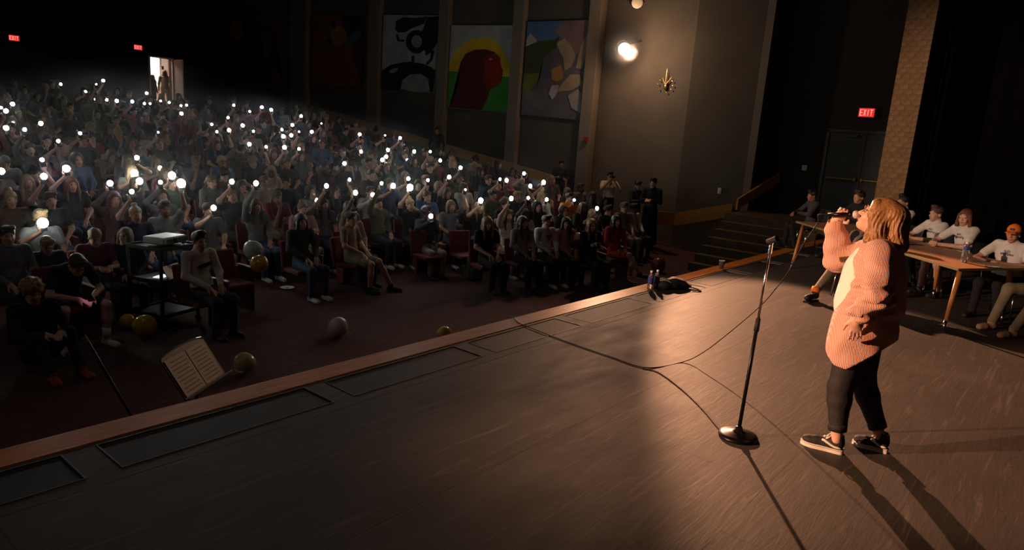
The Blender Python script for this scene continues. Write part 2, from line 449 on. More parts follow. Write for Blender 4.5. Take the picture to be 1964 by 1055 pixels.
def hand_prims(wr, tip, palm_n, side, skin='skin_light', curl=0.25, spread=0.3, scale=1.0, rad=0.0088, thumb_curl=0.0):
    """palm from the wrist, four unequal bent fingers, thumb from the side of the palm.
    palm_n points out of the palm, side (+1/-1) is where the thumb sits"""
    wr = np.array(wr, float); d = np.array(tip, float)-wr; d /= np.linalg.norm(d)
    nrm = np.array(palm_n, float); nrm = nrm-d*(nrm@d); nrm /= np.linalg.norm(nrm)
    sd = np.cross(d, nrm)*side
    S = scale; F3 = np.stack([sd, d, nrm], 1)
    P = [ELL(wr+d*.045*S, (.040*S, .050*S, .015*S), skin, .012, F3), CAP(wr-d*.01, wr+d*.03*S, .024*S, .024*S, skin, .02)]
    for i, (off, ln) in enumerate(((.030, .070), (.010, .080), (-.011, .074), (-.030, .058))):
        b = wr+d*.084*S+sd*off*S*(0.95); fd = d+sd*off*spread*6; fd /= np.linalg.norm(fd)
        c1, c2, c3 = curl*.7, curl*1.7, curl*2.5
        L = ln*S; p = b
        for a, fr, r in ((c1, .45, rad), (c2, .32, rad*.93), (c3, .23, rad*.84)):
            q = p+(fd*math.cos(a)+nrm*math.sin(a))*L*fr
            P.append(CAP(p, q, r*S, r*.92*S, skin, .005)); p = q
    tb = wr+d*.022*S+sd*.030*S
    t1 = tb+(d*.65+sd*.62+nrm*(.25+thumb_curl))*.044*S/1.0; t2 = t1+(d*.85+sd*(.30-thumb_curl)+nrm*(.2+thumb_curl))*.034*S
    P += [CAP(tb, t1, rad*1.45*S, rad*1.12*S, skin, .012), CAP(t1, t2, rad*1.1*S, rad*.95*S, skin, .005)]
    return P
def head_mat(pos, yaw=0, pitch=0, roll=0):
    m = np.eye(4); m[:3, :3] = np.array((Matrix.Rotation(yaw, 3, 'Z') @ Matrix.Rotation(pitch, 3, 'X') @ Matrix.Rotation(roll, 3, 'Y'))); m[:3, 3] = pos
    return m
def body_prims(J, sleeve='short', pants='long', wide=1.0, skin='skin_light', shirt='shirt_role', pant='pant_role', shoe='shoe_role', fine=False, hands=None, shoes=True):
    pv, ch, nk = J['pelvis'], J['chest'], J['neck']
    Hm = J['head']; hp = Hm[:3, 3]; Rm = Hm[:3, :3]
    ax = ch-pv; ax /= np.linalg.norm(ax)
    lat = J['shL']-J['shR']; lat /= np.linalg.norm(lat); fr = np.cross(lat, ax); fr /= np.linalg.norm(fr)
    T3 = np.stack([lat, np.cross(ax, lat), ax], 1)
    P = []
    P += [ELL(pv+ax*.02, (.165*wide, .125*wide, .13), pant, .05, T3),
          ELL(pv+ax*.14, (.150*wide, .115*wide**1.4, .16), shirt, .06, T3),
          ELL(ch, (.165*wide, .115*wide, .18), shirt, .06, T3),
          CAP(J['shL']*.93+J['shR']*.07, J['shR']*.93+J['shL']*.07, .062, .062, shirt, .06),
          CAP(nk-ax*.03, nk+ax*.035, .07, .056, shirt, .05),
          CAP(nk, Rm@np.array([0, .018, -.075])+hp, .050, .052, skin, .02)]
    for s in 'LR':
        sh, el, wr = J['sh'+s], J['el'+s], J['wr'+s]
        hip, kn, an = J['hip'+s], J['kn'+s], J['an'+s]
        if sleeve == 'long':
            P += [CAP(sh, el, .062, .050, shirt, .045), CAP(el, wr+(el-wr)*.06, .050, .037, shirt, .03), CAP(wr+(el-wr)*.1, wr, .026, .025, skin, .01)]
        elif sleeve == 'none':
            P += [CAP(sh, el, .052, .041, skin, .045), CAP(el, wr, .041, .026, skin, .03)]
        else:
            m = sh+(el-sh)*.62
            P += [CAP(sh, m, .062, .060, shirt, .045), CAP(sh+(el-sh)*.4, el, .045, .040, skin, .012), CAP(el, wr, .041, .026, skin, .03)]
        if pants == 'long':
            P += [CAP(hip, kn, .092*wide**.5, .066, pant, .05), CAP(kn, an+(kn-an)*.05, .064, .050, pant, .04)]
        elif pants == 'shorts':
            P += [CAP(hip, hip+(kn-hip)*.8, .094*wide**.5, .083, pant, .05), CAP(hip+(kn-hip)*.5, kn, .066, .055, skin, .015), CAP(kn, kn+(an-kn)*.4, .054, .053, skin, .03), CAP(kn+(an-kn)*.4, an, .053, .036, skin, .03)]
        if shoes:
            t = J['toe'+s]; d = t-an; d[2] = 0; L = np.linalg.norm(d); d = d/max(L, 1e-6)
            fl = J.get('floor'+s, 0.0)
            b = np.array([an[0], an[1], fl])
            P += [CAP(an+v3(0, 0, .01), b+v3(0, 0, .05)-d*.02, .042, .046, shoe, .02), CAP(b-d*.035+v3(0, 0, .038), b+d*.17+v3(0, 0, .030), .038, .034, shoe, .02), CAP(b+d*.10+v3(0, 0, .034), b+d*.165+v3(0, 0, .026), .044, .036, shoe, .02),
                  SUB(RBX(b+v3(0, 0, -.06), (.3, .3, .057), .0, shoe, .006))]
    P += head_prims(Hm, skin, fine)
    for s in 'LR':
        h = (hands or {}).get(s)
        el, wr = J['el'+s], J['wr'+s]; d = wr-el; d /= np.linalg.norm(d)
        if h is None: h = dict(tip=wr+d*.1+v3(0, 0, -.03), n=v3(0, .3, -1), side=1 if s == 'L' else -1)
        P += hand_prims(wr, h['tip'], h['n'], h['side'], skin, h.get('curl', .3), h.get('spread', .25), h.get('scale', 1.0), h.get('rad', .0088 if fine else .011), h.get('tc', 0))
    return P
def seated(lean=0.0, head_pitch=0.0, head_yaw=0.0, arms='lap', h=1.0, knee_w=.12, hand_h=1.5, hand_x=-.12, foot=0.0, mirror=False):
    """joints of a seated figure, seat height .44; hand_h = height of a raised right hand"""
    J = {}
    sl = math.sin(lean)
    J['pelvis'] = v3(0, .02, .53); J['chest'] = v3(0, .10-.36*sl, .90); J['neck'] = v3(0, .095-.52*sl, 1.085)
    hp = v3(0, .075-.64*sl-.04*max(0, head_pitch), 1.215-.05*abs(math.sin(head_pitch)))
    J['head'] = head_mat(hp, head_yaw, head_pitch)
    J['shL'] = v3(.185, .09-.47*sl, 1.03); J['shR'] = v3(-.185, .09-.47*sl, 1.03)
    J['hipL'] = v3(.09, 0, .52); J['hipR'] = v3(-.09, 0, .52)
    J['knL'] = v3(knee_w, -.43, .50); J['knR'] = v3(-knee_w, -.43, .50)
    J['anL'] = v3(knee_w+.01, -.42+foot, .085); J['anR'] = v3(-knee_w-.01, -.42+foot, .085)
    for s in 'LR': J['toe'+s] = J['an'+s]+v3(0, -.2, 0)
    def lap(s):
        x = 1 if s == 'L' else -1
        J['el'+s] = v3(.245*x, .02-.40*sl, .78); J['wr'+s] = v3(.09*x, -.22-.15*sl, .66)
    lap('L'); lap('R')
    hands = {}
    if arms == 'raise':
        sh = J['shR']; W = v3(hand_x-.02, -.16, hand_h-.09)
        D = W-sh; L = np.linalg.norm(D)
        if L > .54: W = sh+D/L*.54; D = W-sh; L = .54
        a = .285; hgt = math.sqrt(max(a*a-(L/2)**2, 0.0001)); out = np.cross(D/L, v3(0, 1, .2)); out = v3(-.75, -.1, -.5); out -= D/L*(out@D/L); out /= np.linalg.norm(out)
        J['elR'] = sh+D/2+out*hgt; J['wrR'] = W
        hands['R'] = dict(tip=W+v3(.015, -.01, .1), n=v3(.2, -1, 0), side=-1, curl=.7)
        J['hold'] = W+v3(.012, -.035, .10)
    elif arms == 'crossed':
        for s, x in (('L', 1), ('R', -1)):
            J['el'+s] = v3(.25*x, -.02-.4*sl, .80); J['wr'+s] = v3(-.06*x, -.19-.42*sl, .86+.03*x)
    elif arms == 'chin':
        J['elR'] = v3(-.14, -.30, .68); J['wrR'] = v3(-.05, -.16-.64*sl, 1.02)
        hands['R'] = dict(tip=J['wrR']+v3(.02, .0, .1), n=v3(0, 1, 0), side=1, curl=.6)
    elif arms == 'phone':
        J['elL'] = v3(.24, -.10, .76); J['elR'] = v3(-.24, -.10, .76); J['wrL'] = v3(.06, -.32, .80); J['wrR'] = v3(-.06, -.32, .80)
    return J, hands
def standing(h=1.0, arms='down', head_pitch=0.0, head_yaw=0.0, stance=.10, lean=0.0):
    J = {}
    J['pelvis'] = v3(0, .0, .93*h); J['chest'] = v3(0, .01-lean, 1.27*h); J['neck'] = v3(0, .02-lean, 1.46*h)
    J['head'] = head_mat(v3(0, 0-lean-.03*head_pitch, 1.595*h-.03*abs(head_pitch)), head_yaw, head_pitch)
    J['shL'] = v3(.185, .015-lean, 1.40*h); J['shR'] = v3(-.185, .015-lean, 1.40*h)
    J['hipL'] = v3(.09, 0, .90*h); J['hipR'] = v3(-.09, 0, .90*h)
    J['knL'] = v3(stance, -.02, .49*h); J['knR'] = v3(-stance, -.02, .49*h); J['anL'] = v3(stance+.01, .02, .085); J['anR'] = v3(-stance-.01, .02, .085)
    for s in 'LR': J['toe'+s] = J['an'+s]+v3(.03 if s == 'L' else -.03, -.2, 0)
    hands = {}
    for s, x in (('L', 1), ('R', -1)):
        if arms == 'down': J['el'+s] = v3(.25*x, .03, 1.12*h); J['wr'+s] = v3(.26*x, -.04, .87*h)
        elif arms == 'photo':
            J['el'+s] = v3(.26*x, -.18, 1.24*h); J['wr'+s] = v3(.06*x, -.24, 1.50*h)
            hands[s] = dict(tip=J['wr'+s]+v3(0, 0, .1), n=v3(0, -.2, 0)+v3(-x, 0, 0), side=x, curl=.5)
        elif arms == 'front':
            J['el'+s] = v3(.24*x, -.05, 1.13*h); J['wr'+s] = v3(.05*x, -.26, 1.18*h)
        elif arms == 'cross':
            J['el'+s] = v3(.25*x, -.05, 1.14*h); J['wr'+s] = v3(-.07*x, -.20, 1.19*h+.025*x)
    return J, hands

# ---- hair and headgear, in the frame of the head
def hair_mesh(kind, res=.011):
    h = 'hair_role'
    face = SUB(ELL((0, -.112, -.045), (.064, .075, .098), h, .02))
    low = SUB(RBX((0, -.02, -.17), (.2, .2, .10), .02, h, .02))
    cap = [ELL((0, .018, .044), (.087, .106, .090), h, .02)]
    if kind == 'short': P = cap+[CAP((-.05, -.065, .105), (.05, -.065, .11), .024, .028, h, .03), face, low]
    elif kind == 'quiff': P = cap+[ELL((0, -.055, .118), (.065, .05, .035), h, .03), face, low]
    elif kind == 'long':
        P = cap+[ELL((0, .065, -.09), (.095, .055, .17), h, .04)]
        for s in (1, -1): P += [CAP((.07*s, -.03, .03), (.088*s, -.035, -.12), .026, .030, h, .03), CAP((.088*s, -.035, -.12), (.085*s, -.075, -.28), .032, .018, h, .03)]
        P += [SUB(ELL((0, -.115, -.05), (.055, .08, .10), h, .02))]
    elif kind == 'bob':
        P = cap+[ELL((0, .05, -.05), (.10, .075, .12), h, .04)]
        for s in (1, -1): P += [CAP((.075*s, -.03, .03), (.092*s, -.03, -.12), .026, .030, h, .03)]
        P += [SUB(ELL((0, -.115, -.05), (.058, .08, .11), h, .02)), SUB(RBX((0, 0, -.24), (.2, .2, .07), .01, h, .02))]
    elif kind == 'bun': P = cap+[ELL((0, .05, .145), (.045, .045, .04), h, .02), face, low]
    elif kind == 'tail': P = cap+[CAP((0, .11, .06), (0, .16, -.02), .028, .035, h, .02), CAP((0, .16, -.02), (0, .13, -.20), .035, .012, h, .02), face, low]
    elif kind == 'curly':
        P = [ELL((0, .02, .05), (.105, .118, .105), h, .02)]
        g = np.random.default_rng(3)
        for i in range(46):
            d = g.normal(size=3); d /= np.linalg.norm(d); d[2] = abs(d[2])*1.1-.35; d /= np.linalg.norm(d)
            if d[1] < -.55 and d[2] < .4: continue
            P.append(ELL(v3(0, .02, .05)+d*v3(.098, .11, .098), (.026, .026, .026), h, .008))
        P += [SUB(ELL((0, -.115, -.05), (.06, .075, .095), h, .02)), low]
    elif kind == 'cap':
        h = 'cap_role'
        P = [ELL((0, .014, .05), (.088, .108, .088), h, .01), SUB(RBX((0, 0, -.09), (.2, .2, .11), .005, h, .01)),
             ELL((0, -.125, .032), (.072, .075, .010), h, .012, rotm(x=.18)), ELL((0, .014, .138), (.010, .010, .006), h, .004)]
    elif kind == 'hood':
        P = [ELL((0, .03, .02), (.108, .13, .135), h, .02), SUB(ELL((0, -.12, -.02), (.072, .10, .12), h, .02)), CAP((-.09, .02, -.12), (.09, .02, -.12), .05, .05, h, .04), SUB(ELL((0, -.10, -.10), (.06, .08, .08), h, .02))]
    return sdf_mesh('hair_'+kind, P, res)
for _n in ('shirt_role', 'pant_role', 'shoe_role', 'hair_role', 'cap_role'): defm(_n, (.1, .1, .1), .9)
HAIR = {}
def hair(kind):
    if kind not in HAIR: HAIR[kind] = hair_mesh(kind)
    return HAIR[kind]
def set_slots(o, roles):
    for i, n in enumerate(o.data['slots'].split(',')):
        if n in roles:
            s = o.material_slots[i]; s.link = 'OBJECT'; s.material = M(roles[n])
def place_person(me, head, loc, rotz, label, roles, hk='short', hmat='hair_dark', group=None, scale=1.0, cap=None):
    """me: shared body mesh; head: 4x4 of its head, for the hair that is parented to it"""
    o = bpy.data.objects.new('person', me); COL.objects.link(o)
    o.location = loc; o.rotation_euler = (0, 0, rotz); o.scale = (scale,)*3
    tag(o, label, 'person', group); set_slots(o, roles)
    if hk:
        c = bpy.data.objects.new('cap' if hk == 'cap' else 'hood' if hk == 'hood' else 'hair', hair(hk)); COL.objects.link(c); c.parent = o
        c.matrix_local = Matrix(head.tolist())
        set_slots(c, {'hair_role': hmat, 'cap_role': cap or hmat})
    return o
# ------------------------------------------------------------------ the place
XW = 17.3        # plane of the house side wall
XL = -9.4        # opposite side wall
YB = 28.0        # back wall of the house
ZC = 8.6         # ceiling
HF = -0.95       # house floor in front of the stage
def roff(X): return -.42*min(max(X-8.3, 0), 6.0)      # the right-hand block of seats fans towards the stage
def zf(Y, X=0.0):
    v = min(Y-roff(X), 26.4); return HF if v < 6.0 else HF+0.135*(v-6.0)

def stage_floor_material():
    m = bpy.data.materials.new('stage_floor'); m.use_nodes = True
    nt = m.node_tree; N = nt.nodes; L = nt.links; b = N['Principled BSDF']
    g = N.new('ShaderNodeNewGeometry')
    def noise(scale, st, detail=6, dist=0.0, rot=0.0):
        mp = N.new('ShaderNodeMapping'); mp.inputs['Scale'].default_value = st; mp.inputs['Rotation'].default_value = (0, 0, rot)
        n = N.new('ShaderNodeTexNoise'); n.inputs['Scale'].default_value = scale; n.inputs['Detail'].default_value = detail; n.inputs['Distortion'].default_value = dist
        n.inputs['Roughness'].default_value = 0.65
        L.new(g.outputs['Position'], mp.inputs[0]); L.new(mp.outputs[0], n.inputs['Vector']); return n.outputs['Fac']
    def ramp(f, p0, c0, p1, c1):
        r = N.new('ShaderNodeValToRGB'); e = r.color_ramp.elements
        e[0].position = p0; e[0].color = (*c0, 1); e[1].position = p1; e[1].color = (*c1, 1); L.new(f, r.inputs[0]); return r.outputs[0]
    def mix(f, a, c, mode='MIX'):
        x = N.new('ShaderNodeMix'); x.data_type = 'RGBA'; x.blend_type = mode
        L.new(f, x.inputs[0]); L.new(a, x.inputs[6])
        if isinstance(c, tuple): x.inputs[7].default_value = (*c, 1)
        else: L.new(c, x.inputs[7])
        return x.outputs[2]
    base = ramp(noise(1.3, (1, 1, 1)), .3, (.050, .043, .038), .72, (.082, .070, .060))
    grain = ramp(noise(9, (.35, 7, 1), 5, .6), .40, (0, 0, 0), .62, (1, 1, 1))
    c = mix(grain, base, (.066, .056, .050))
    scuff = ramp(noise(3.2, (.35, 6, 1), 8, 1.2, .10), .55, (0, 0, 0), .70, (.9, .9, .9))
    c = mix(scuff, c, (.150, .120, .102))
    worn = ramp(noise(.75, (1, 1.5, 1), 5, .5), .60, (0, 0, 0), .75, (.6, .6, .6))
    c = mix(worn, c, (.110, .092, .080))
    scr = ramp(noise(14, (.22, 9, 1), 4, 1.0, -.35), .66, (0, 0, 0), .72, (.8, .8, .8))
    c = mix(scr, c, (.19, .15, .125))
    dark = ramp(noise(4.5, (.9, 2.4, 1), 4, 2.2, -.25), .63, (0, 0, 0), .70, (.7, .7, .7))
    c = mix(dark, c, (.030, .026, .024))
    L.new(c, b.inputs['Base Color'])
    L.new(ramp(noise(2.3, (.7, 2, 1)), .3, (.54, .54, .54), .75, (.66, .66, .66)), b.inputs['Roughness'])
    b.inputs['Specular IOR Level'].default_value = .30
    bp = N.new('ShaderNodeBump'); bp.inputs['Strength'].default_value = .32; bp.inputs['Distance'].default_value = .006
    L.new(noise(5, (.6, 5, 1), 8, .8), bp.inputs['Height']); L.new(bp.outputs[0], b.inputs['Normal'])
    return m
_M['stage_floor'] = stage_floor_material()

# stage deck: slab, hardboard sheets, front nosing, pocket covers
slab = nb(); box(slab, (3.95, -4.85, -0.10), (26.4, 9.7, 0.186))
stage = struct('floor', slab, 'black_paint')
sheet = None
for j in range(7):
    for i in range(11):
        x = -9.0+2.44*i+(0.7 if j % 2 else 0); y = -0.655-1.25*(j+.5)
        x0, x1 = max(x, -9.2), min(x+2.44, 17.1)
        if x1-x0 < 0.2: continue
        if abs((x1-x0)-2.44) < .01:
            if sheet is None:
                sheet = nbox((0, 0, -.004), (2.4385, 1.2485, .008)); sheet = obj('floor_panel', sheet, 'stage_floor', stage); o = sheet
            else: o = link_copy(sheet, stage)
            o.location = (x+1.22, y, 0)
        else:
            obj('floor_panel', nbox((0, 0, -.004), (x1-x0-.0015, 1.2485, .008)), 'stage_floor', stage, loc=((x0+x1)/2, y, 0))
ap = nb()
obj('floor_panel', nbox((4.0, -.597, -.004), (26.0, .11, .008)), 'stage_floor', stage)
obj('floor_panel', nbox((4.0, -.165, -.004), (26.0, .03, .008)), 'stage_floor', stage)
cov = None
for k in range(-3, 10):
    x0 = 1.36+1.55*k
    obj('floor_panel', nbox((x0-.085, -.36, -.004), (.168, .36, .008)), 'stage_floor', stage)
    if cov is None:
        cov = obj('pocket_cover', nbox((.69, -.36, -.006), (1.376, .355, .006)), 'pit_cover', stage)
        fr = nb()
        for a, c_, s_ in ((0, (.69, -.183, -.001), (1.38, .009, .008)), (0, (.69, -.537, -.001), (1.38, .009, .008)), (1, (.005, -.36, -.001), (.009, .345, .008)), (1, (1.375, -.36, -.001), (.009, .345, .008))): box(fr, c_, s_)
        f_ = obj('cover_frame', fr, 'cover_frame', cov); o = cov
    else:
        o = link_copy(cov, stage); link_copy(f_, o)
    o.location = (x0, 0, 0)
ns = nb(); box(ns, (3.95, -.025, -.02), (26.4, .25, .05), bevel=.012)
struct('trim_1', ns, 'nosing_wood')
struct('wall_stage_front', nbox((3.95, .03, -.50), (26.4, .10, .90)), 'stage_face')

# house floor: level strip, then the rake
hf = nb()
def sheet_quad(bm, pts): return bm.faces.new([bm.verts.new(p) for p in pts])
gx = [XL]+[8.3+1.0*i for i in range(7)]+[19.4]
ys = [0.08]+[2.0+.5*i for i in range(14)]+[YB+.1]
gv = [[hf.verts.new((x, y, zf(y, x))) for y in ys] for x in gx]
for i in range(len(gx)-1):
    for j in range(len(ys)-1): hf.faces.new((gv[i][j], gv[i+1][j], gv[i+1][j+1], gv[i][j+1]))
r_ = bmesh.ops.extrude_face_region(hf, geom=list(hf.faces))
for v in [e for e in r_['geom'] if isinstance(e, bmesh.types.BMVert)]: v.co.z -= .2
struct('floor', hf, 'carpet')

# house side wall: panels between pilasters, then the lit bay by the stage
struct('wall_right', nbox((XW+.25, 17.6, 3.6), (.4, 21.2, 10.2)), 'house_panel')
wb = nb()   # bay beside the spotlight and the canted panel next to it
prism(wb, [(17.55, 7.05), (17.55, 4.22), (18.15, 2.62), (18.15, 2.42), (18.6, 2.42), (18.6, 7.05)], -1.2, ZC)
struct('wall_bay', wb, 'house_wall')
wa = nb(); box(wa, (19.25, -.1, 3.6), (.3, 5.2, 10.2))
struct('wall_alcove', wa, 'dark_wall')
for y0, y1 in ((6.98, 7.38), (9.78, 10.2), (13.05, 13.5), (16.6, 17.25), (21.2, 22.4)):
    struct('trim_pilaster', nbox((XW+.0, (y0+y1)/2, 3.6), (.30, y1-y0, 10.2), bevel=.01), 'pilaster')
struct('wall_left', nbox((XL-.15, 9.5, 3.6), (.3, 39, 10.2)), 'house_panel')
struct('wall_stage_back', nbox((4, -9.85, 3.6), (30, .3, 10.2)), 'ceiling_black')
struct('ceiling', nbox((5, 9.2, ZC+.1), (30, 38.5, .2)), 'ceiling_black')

# back wall with its lit doorway
dl, dr = atY(286, 112, YB), atY(329, 112, YB)
dx0, dx1, dz = dl[0], dr[0], (dl[2]+dr[2])/2+.02
df = zf(YB, 14)
bw = nb()
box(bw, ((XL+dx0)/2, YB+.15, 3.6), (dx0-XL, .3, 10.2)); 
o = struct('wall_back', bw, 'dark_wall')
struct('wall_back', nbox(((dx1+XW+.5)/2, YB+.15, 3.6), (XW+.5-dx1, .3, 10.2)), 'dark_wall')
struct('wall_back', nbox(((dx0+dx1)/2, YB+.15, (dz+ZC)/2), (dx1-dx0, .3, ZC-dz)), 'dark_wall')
df0 = nb()
dfr = struct('door_1', nbox((dx0-.02, YB-.03, (df+dz)/2), (.06, .12, dz-df)), 'white_frame')
obj('door_jamb', nbox((dx1+.02, YB-.03, (df+dz)/2), (.06, .12, dz-df)), 'white_frame', dfr)
obj('door_head', nbox(((dx0+dx1)/2, YB-.03, dz+.02), (dx1-dx0+.1, .12, .05)), 'white_frame', dfr)
obj('door_leaf', nbox((dx1+.06, YB-.5, (df+dz)/2), (.045, .9, dz-df-.03)), 'white_frame', dfr)
# corridor beyond
struct('floor', nbox(((dx0+dx1)/2, YB+1.9, df-.05), (4.4, 3.3, .1)), 'corridor_floor')
struct('wall_corridor', nbox(((dx0+dx1)/2, YB+3.6, df+1.5), (4.4, .1, 3.2)), 'corridor_wall')
struct('wall_corridor', nbox(((dx0+dx1)/2+2.2, YB+1.9, df+1.5), (.1, 3.3, 3.2)), 'corridor_wall')
struct('wall_corridor', nbox(((dx0+dx1)/2-2.2, YB+1.9, df+1.5), (.1, 3.3, 3.2)), 'corridor_wall')
struct('ceiling', nbox(((dx0+dx1)/2, YB+1.9, df+3.1), (4.4, 3.3, .1)), 'corridor_wall')
pc = atY(293, 128, YB+3.5); wn = struct('window_1', nbox((pc[0], YB+3.53, pc[2]-.1), (.62, .05, 1.6)), 'corridor_panel')
obj('window_frame', nbox((pc[0]+.34, YB+3.52, pc[2]-.1), (.05, .06, 1.7)), 'white_frame', wn)
for (px, py, w_, h_) in ((316, 123, .3, .55), (309, 135, .28, .42)):
    q = atY(px, py, YB+3.5)
    t = tag(obj('notice', nbox((q[0], YB+3.53, q[2]), (w_, .02, h_)), 'paper_white'), 'white notice on the corridor wall seen through the lit doorway, '+('upper one' if py < 130 else 'lower one'), 'notice')
Lc = bpy.data.lights.new('corridor_light', 'AREA'); Lc.energy = 75; Lc.size = 1.2; Lc.color = (1, .86, .74)
lo_ = bpy.data.objects.new('corridor_light', Lc); COL.objects.link(lo_); lo_.location = ((dx0+dx1)/2, YB+1.9, df+3.0)

# ------------------------------------------------------------------ proscenium, curtains, alcove, stairs
PX = 15.0
y_up, y_dn = atX(1765, 200, PX)[1], atX(1708, 200, PX)[1]
cw_ = y_dn-y_up
pil = struct('wall_proscenium', nbox((PX+.36, (y_up+y_dn)/2, 3.9), (.68, cw_-.03, 9.3)), 'mortar')
CH = .098; nrow = int((ZC-.0)/CH)
bwid = (cw_-.012*2)/3
bricks = {}
def brick(y, z, ln, mt):
    key = (round(ln, 3), mt)
    if key not in bricks:
        bricks[key] = obj('brick', nbox((0, 0, 0), (.05, ln, CH-.007), bevel=.003), mt, pil); o = bricks[key]
    else: o = link_copy(bricks[key], pil)
    o.location = (PX+.041+random.uniform(-.001, .001), y, z)
for r in range(68):
    z = .2+CH*(r+.5)
    segs = [1, 1, 1] if r % 2 == 0 else [.5, 1, 1, .5]
    y = y_up
    for s in segs:
        ln = cw_*s/3-.006
        brick(y+cw_*s/6, z, ln, random.choice(['brick_tan', 'brick_tan', 'brick_tan_pale', 'brick_tan_dark'])); y += cw_*s/3
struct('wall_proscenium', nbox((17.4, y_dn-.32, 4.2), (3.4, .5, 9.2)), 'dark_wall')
def curtain(name, p0, p1, z0, z1, amp, wl, mat, label, seed=1):
    bm = nb(); p0, p1 = np.array(p0, float), np.array(p1, float)
    L_ = np.linalg.norm(p1-p0); d = (p1-p0)/L_; nrm = np.array([-d[1], d[0]]); n = max(8, int(L_/wl*10))
    g = np.random.default_rng(seed); ph = np.cumsum(.6+.8*g.random(n+1)); ph = ph/ph[-1]*2*math.pi*L_/wl
    rows = []
    for z, a in ((z0, amp), ((z0+z1)/2, amp*.9), (z1, amp*.6)):
        rows.append([bm.verts.new((*(p0+d*L_*i/n+nrm*a*math.sin(ph[i])), z)) for i in range(n+1)])
    for a, b_ in zip(rows[:-1], rows[1:]):
        for i in range(n): bm.faces.new((a[i], a[i+1], b_[i+1], b_[i]))
    r2 = bmesh.ops.extrude_face_region(bm, geom=list(bm.faces))
    for v in [e for e in r2['geom'] if isinstance(e, bmesh.types.BMVert)]: v.co += Vector((nrm[0], nrm[1], 0))*.012
    return tag(obj(name, bm, mat, smooth=True), label, 'curtain')
curtain('stage_curtain', (15.25, -1.98), (17.2, -2.1), .02, 8.4, .06, .28, 'curtain_black', 'black stage curtain hanging behind the tan brick pillar')
curtain('stage_curtain', (17.0, -2.5), (17.0, -9.3), .02, 8.4, .08, .35, 'curtain_black', 'tall black masking curtain behind the seated table row', 3)
rc = atX(1782, 290, 15.7)
curtain('stage_curtain', (15.68, rc[1]+.02), (15.72, rc[1]-.06), .02, 8.4, .01, .08, 'curtain_red', 'narrow dark red curtain edge beside the brick pillar', 5)

# landing and stairs up to it from the house floor
LZ = .30
land = struct('floor', nbox((17.9, .5, LZ-.1), (2.4, 3.9, .2)), 'stair_tread')
st = thing('staircase', 'dark wooden steps climbing from the house floor to the side door landing', 'stairs', (0, 0, 0))
for k in range(6):
    x0 = 14.85+.31*k; z1 = HF+(LZ-HF)/7*(k+1)
    obj('step', nbox(((x0+16.72)/2, 1.27, (HF+z1)/2), (16.72-x0, 2.3, z1-HF)), 'stair_tread', st)
    obj('step_nosing', nbox((x0+.03, 1.27, z1+.004), (.07, 2.3, .012)), 'stair_nosing', st)
# rail boards
def rail_board(pts, hgt, label, thick=.06):
    bm = nb()
    for a, b_ in zip(pts[:-1], pts[1:]):
        a, b_ = Vector(a), Vector(b_); d = (b_-a); n_ = Vector((-d.y, d.x, 0)).normalized()*thick/2
        vs = [a+n_, a-n_, b_-n_, b_+n_]
        lo2 = [bm.verts.new(v) for v in vs]; hi2 = [bm.verts.new(v+Vector((0, 0, hgt))) for v in vs]
        bm.faces.new(hi2); bm.faces.new(lo2[::-1])
        for i in range(4): bm.faces.new((lo2[i], lo2[(i+1) % 4], hi2[(i+1) % 4], hi2[i]))
    return tag(obj('guard_rail', bm, 'rail_wood'), label, 'railing')
qa, qb = atX(1292, 433, 17.35), atX(1402, 416, 17.72)
rail_board([(17.0, qa[1]+.55, qa[2]), tuple(qa), tuple(qb)], .36, 'yellow wooden guard board wrapping the lit wall beside the stairs')
qc, qd = atX(1412, 402, 17.6), atX(1492, 352, 18.9)
rail_board([tuple(qc), tuple(qd)], .28, 'dim wooden handrail board rising up the stairs towards the side door')
# wall ramp rail behind the crowd
rail_board([(17.05, 7.6, zf(7.6, 17)+.75), (17.05, 20, zf(20, 17)+.75)], .3, 'dim wooden rail board running up the aisle wall under the murals')

# double door in the alcove
AX = 19.08
dm = .04
dsl = struct('door_2', nbox((AX-.02, dm+.43, LZ+1.1), (.05, .83, 2.2)), 'door_grey')
d2 = struct('door_3', nbox((AX-.02, dm-.43, LZ+1.1), (.05, .83, 2.2)), 'door_grey')
for d_, yy in ((dsl, dm+.43), (d2, dm-.43)):
    obj('panic_bar', nbox((AX-.09, yy, LZ+1.05), (.06, .66, .05), bevel=.01), 'brass_dull', d_)
    obj('door_handle', nbox((AX-.09, dm+(.08 if yy > dm else -.08), LZ+1.05), (.08, .07, .09), bevel=.01), 'brass_dull', d_)
    obj('door_closer', nbox((AX-.07, yy-.12, LZ+2.13), (.06, .28, .06)), 'door_frame', d_)
fr3 = nb()
box(fr3, (AX-.02, dm, LZ+2.24), (.10, 1.86, .07)); box(fr3, (AX-.02, dm+.89, LZ+1.12), (.10, .07, 2.24)); box(fr3, (AX-.02, dm-.89, LZ+1.12), (.10, .07, 2.24)); box(fr3, (AX-.03, dm, LZ+1.1), (.06, .03, 2.2))
struct('trim_2', fr3, 'door_frame')

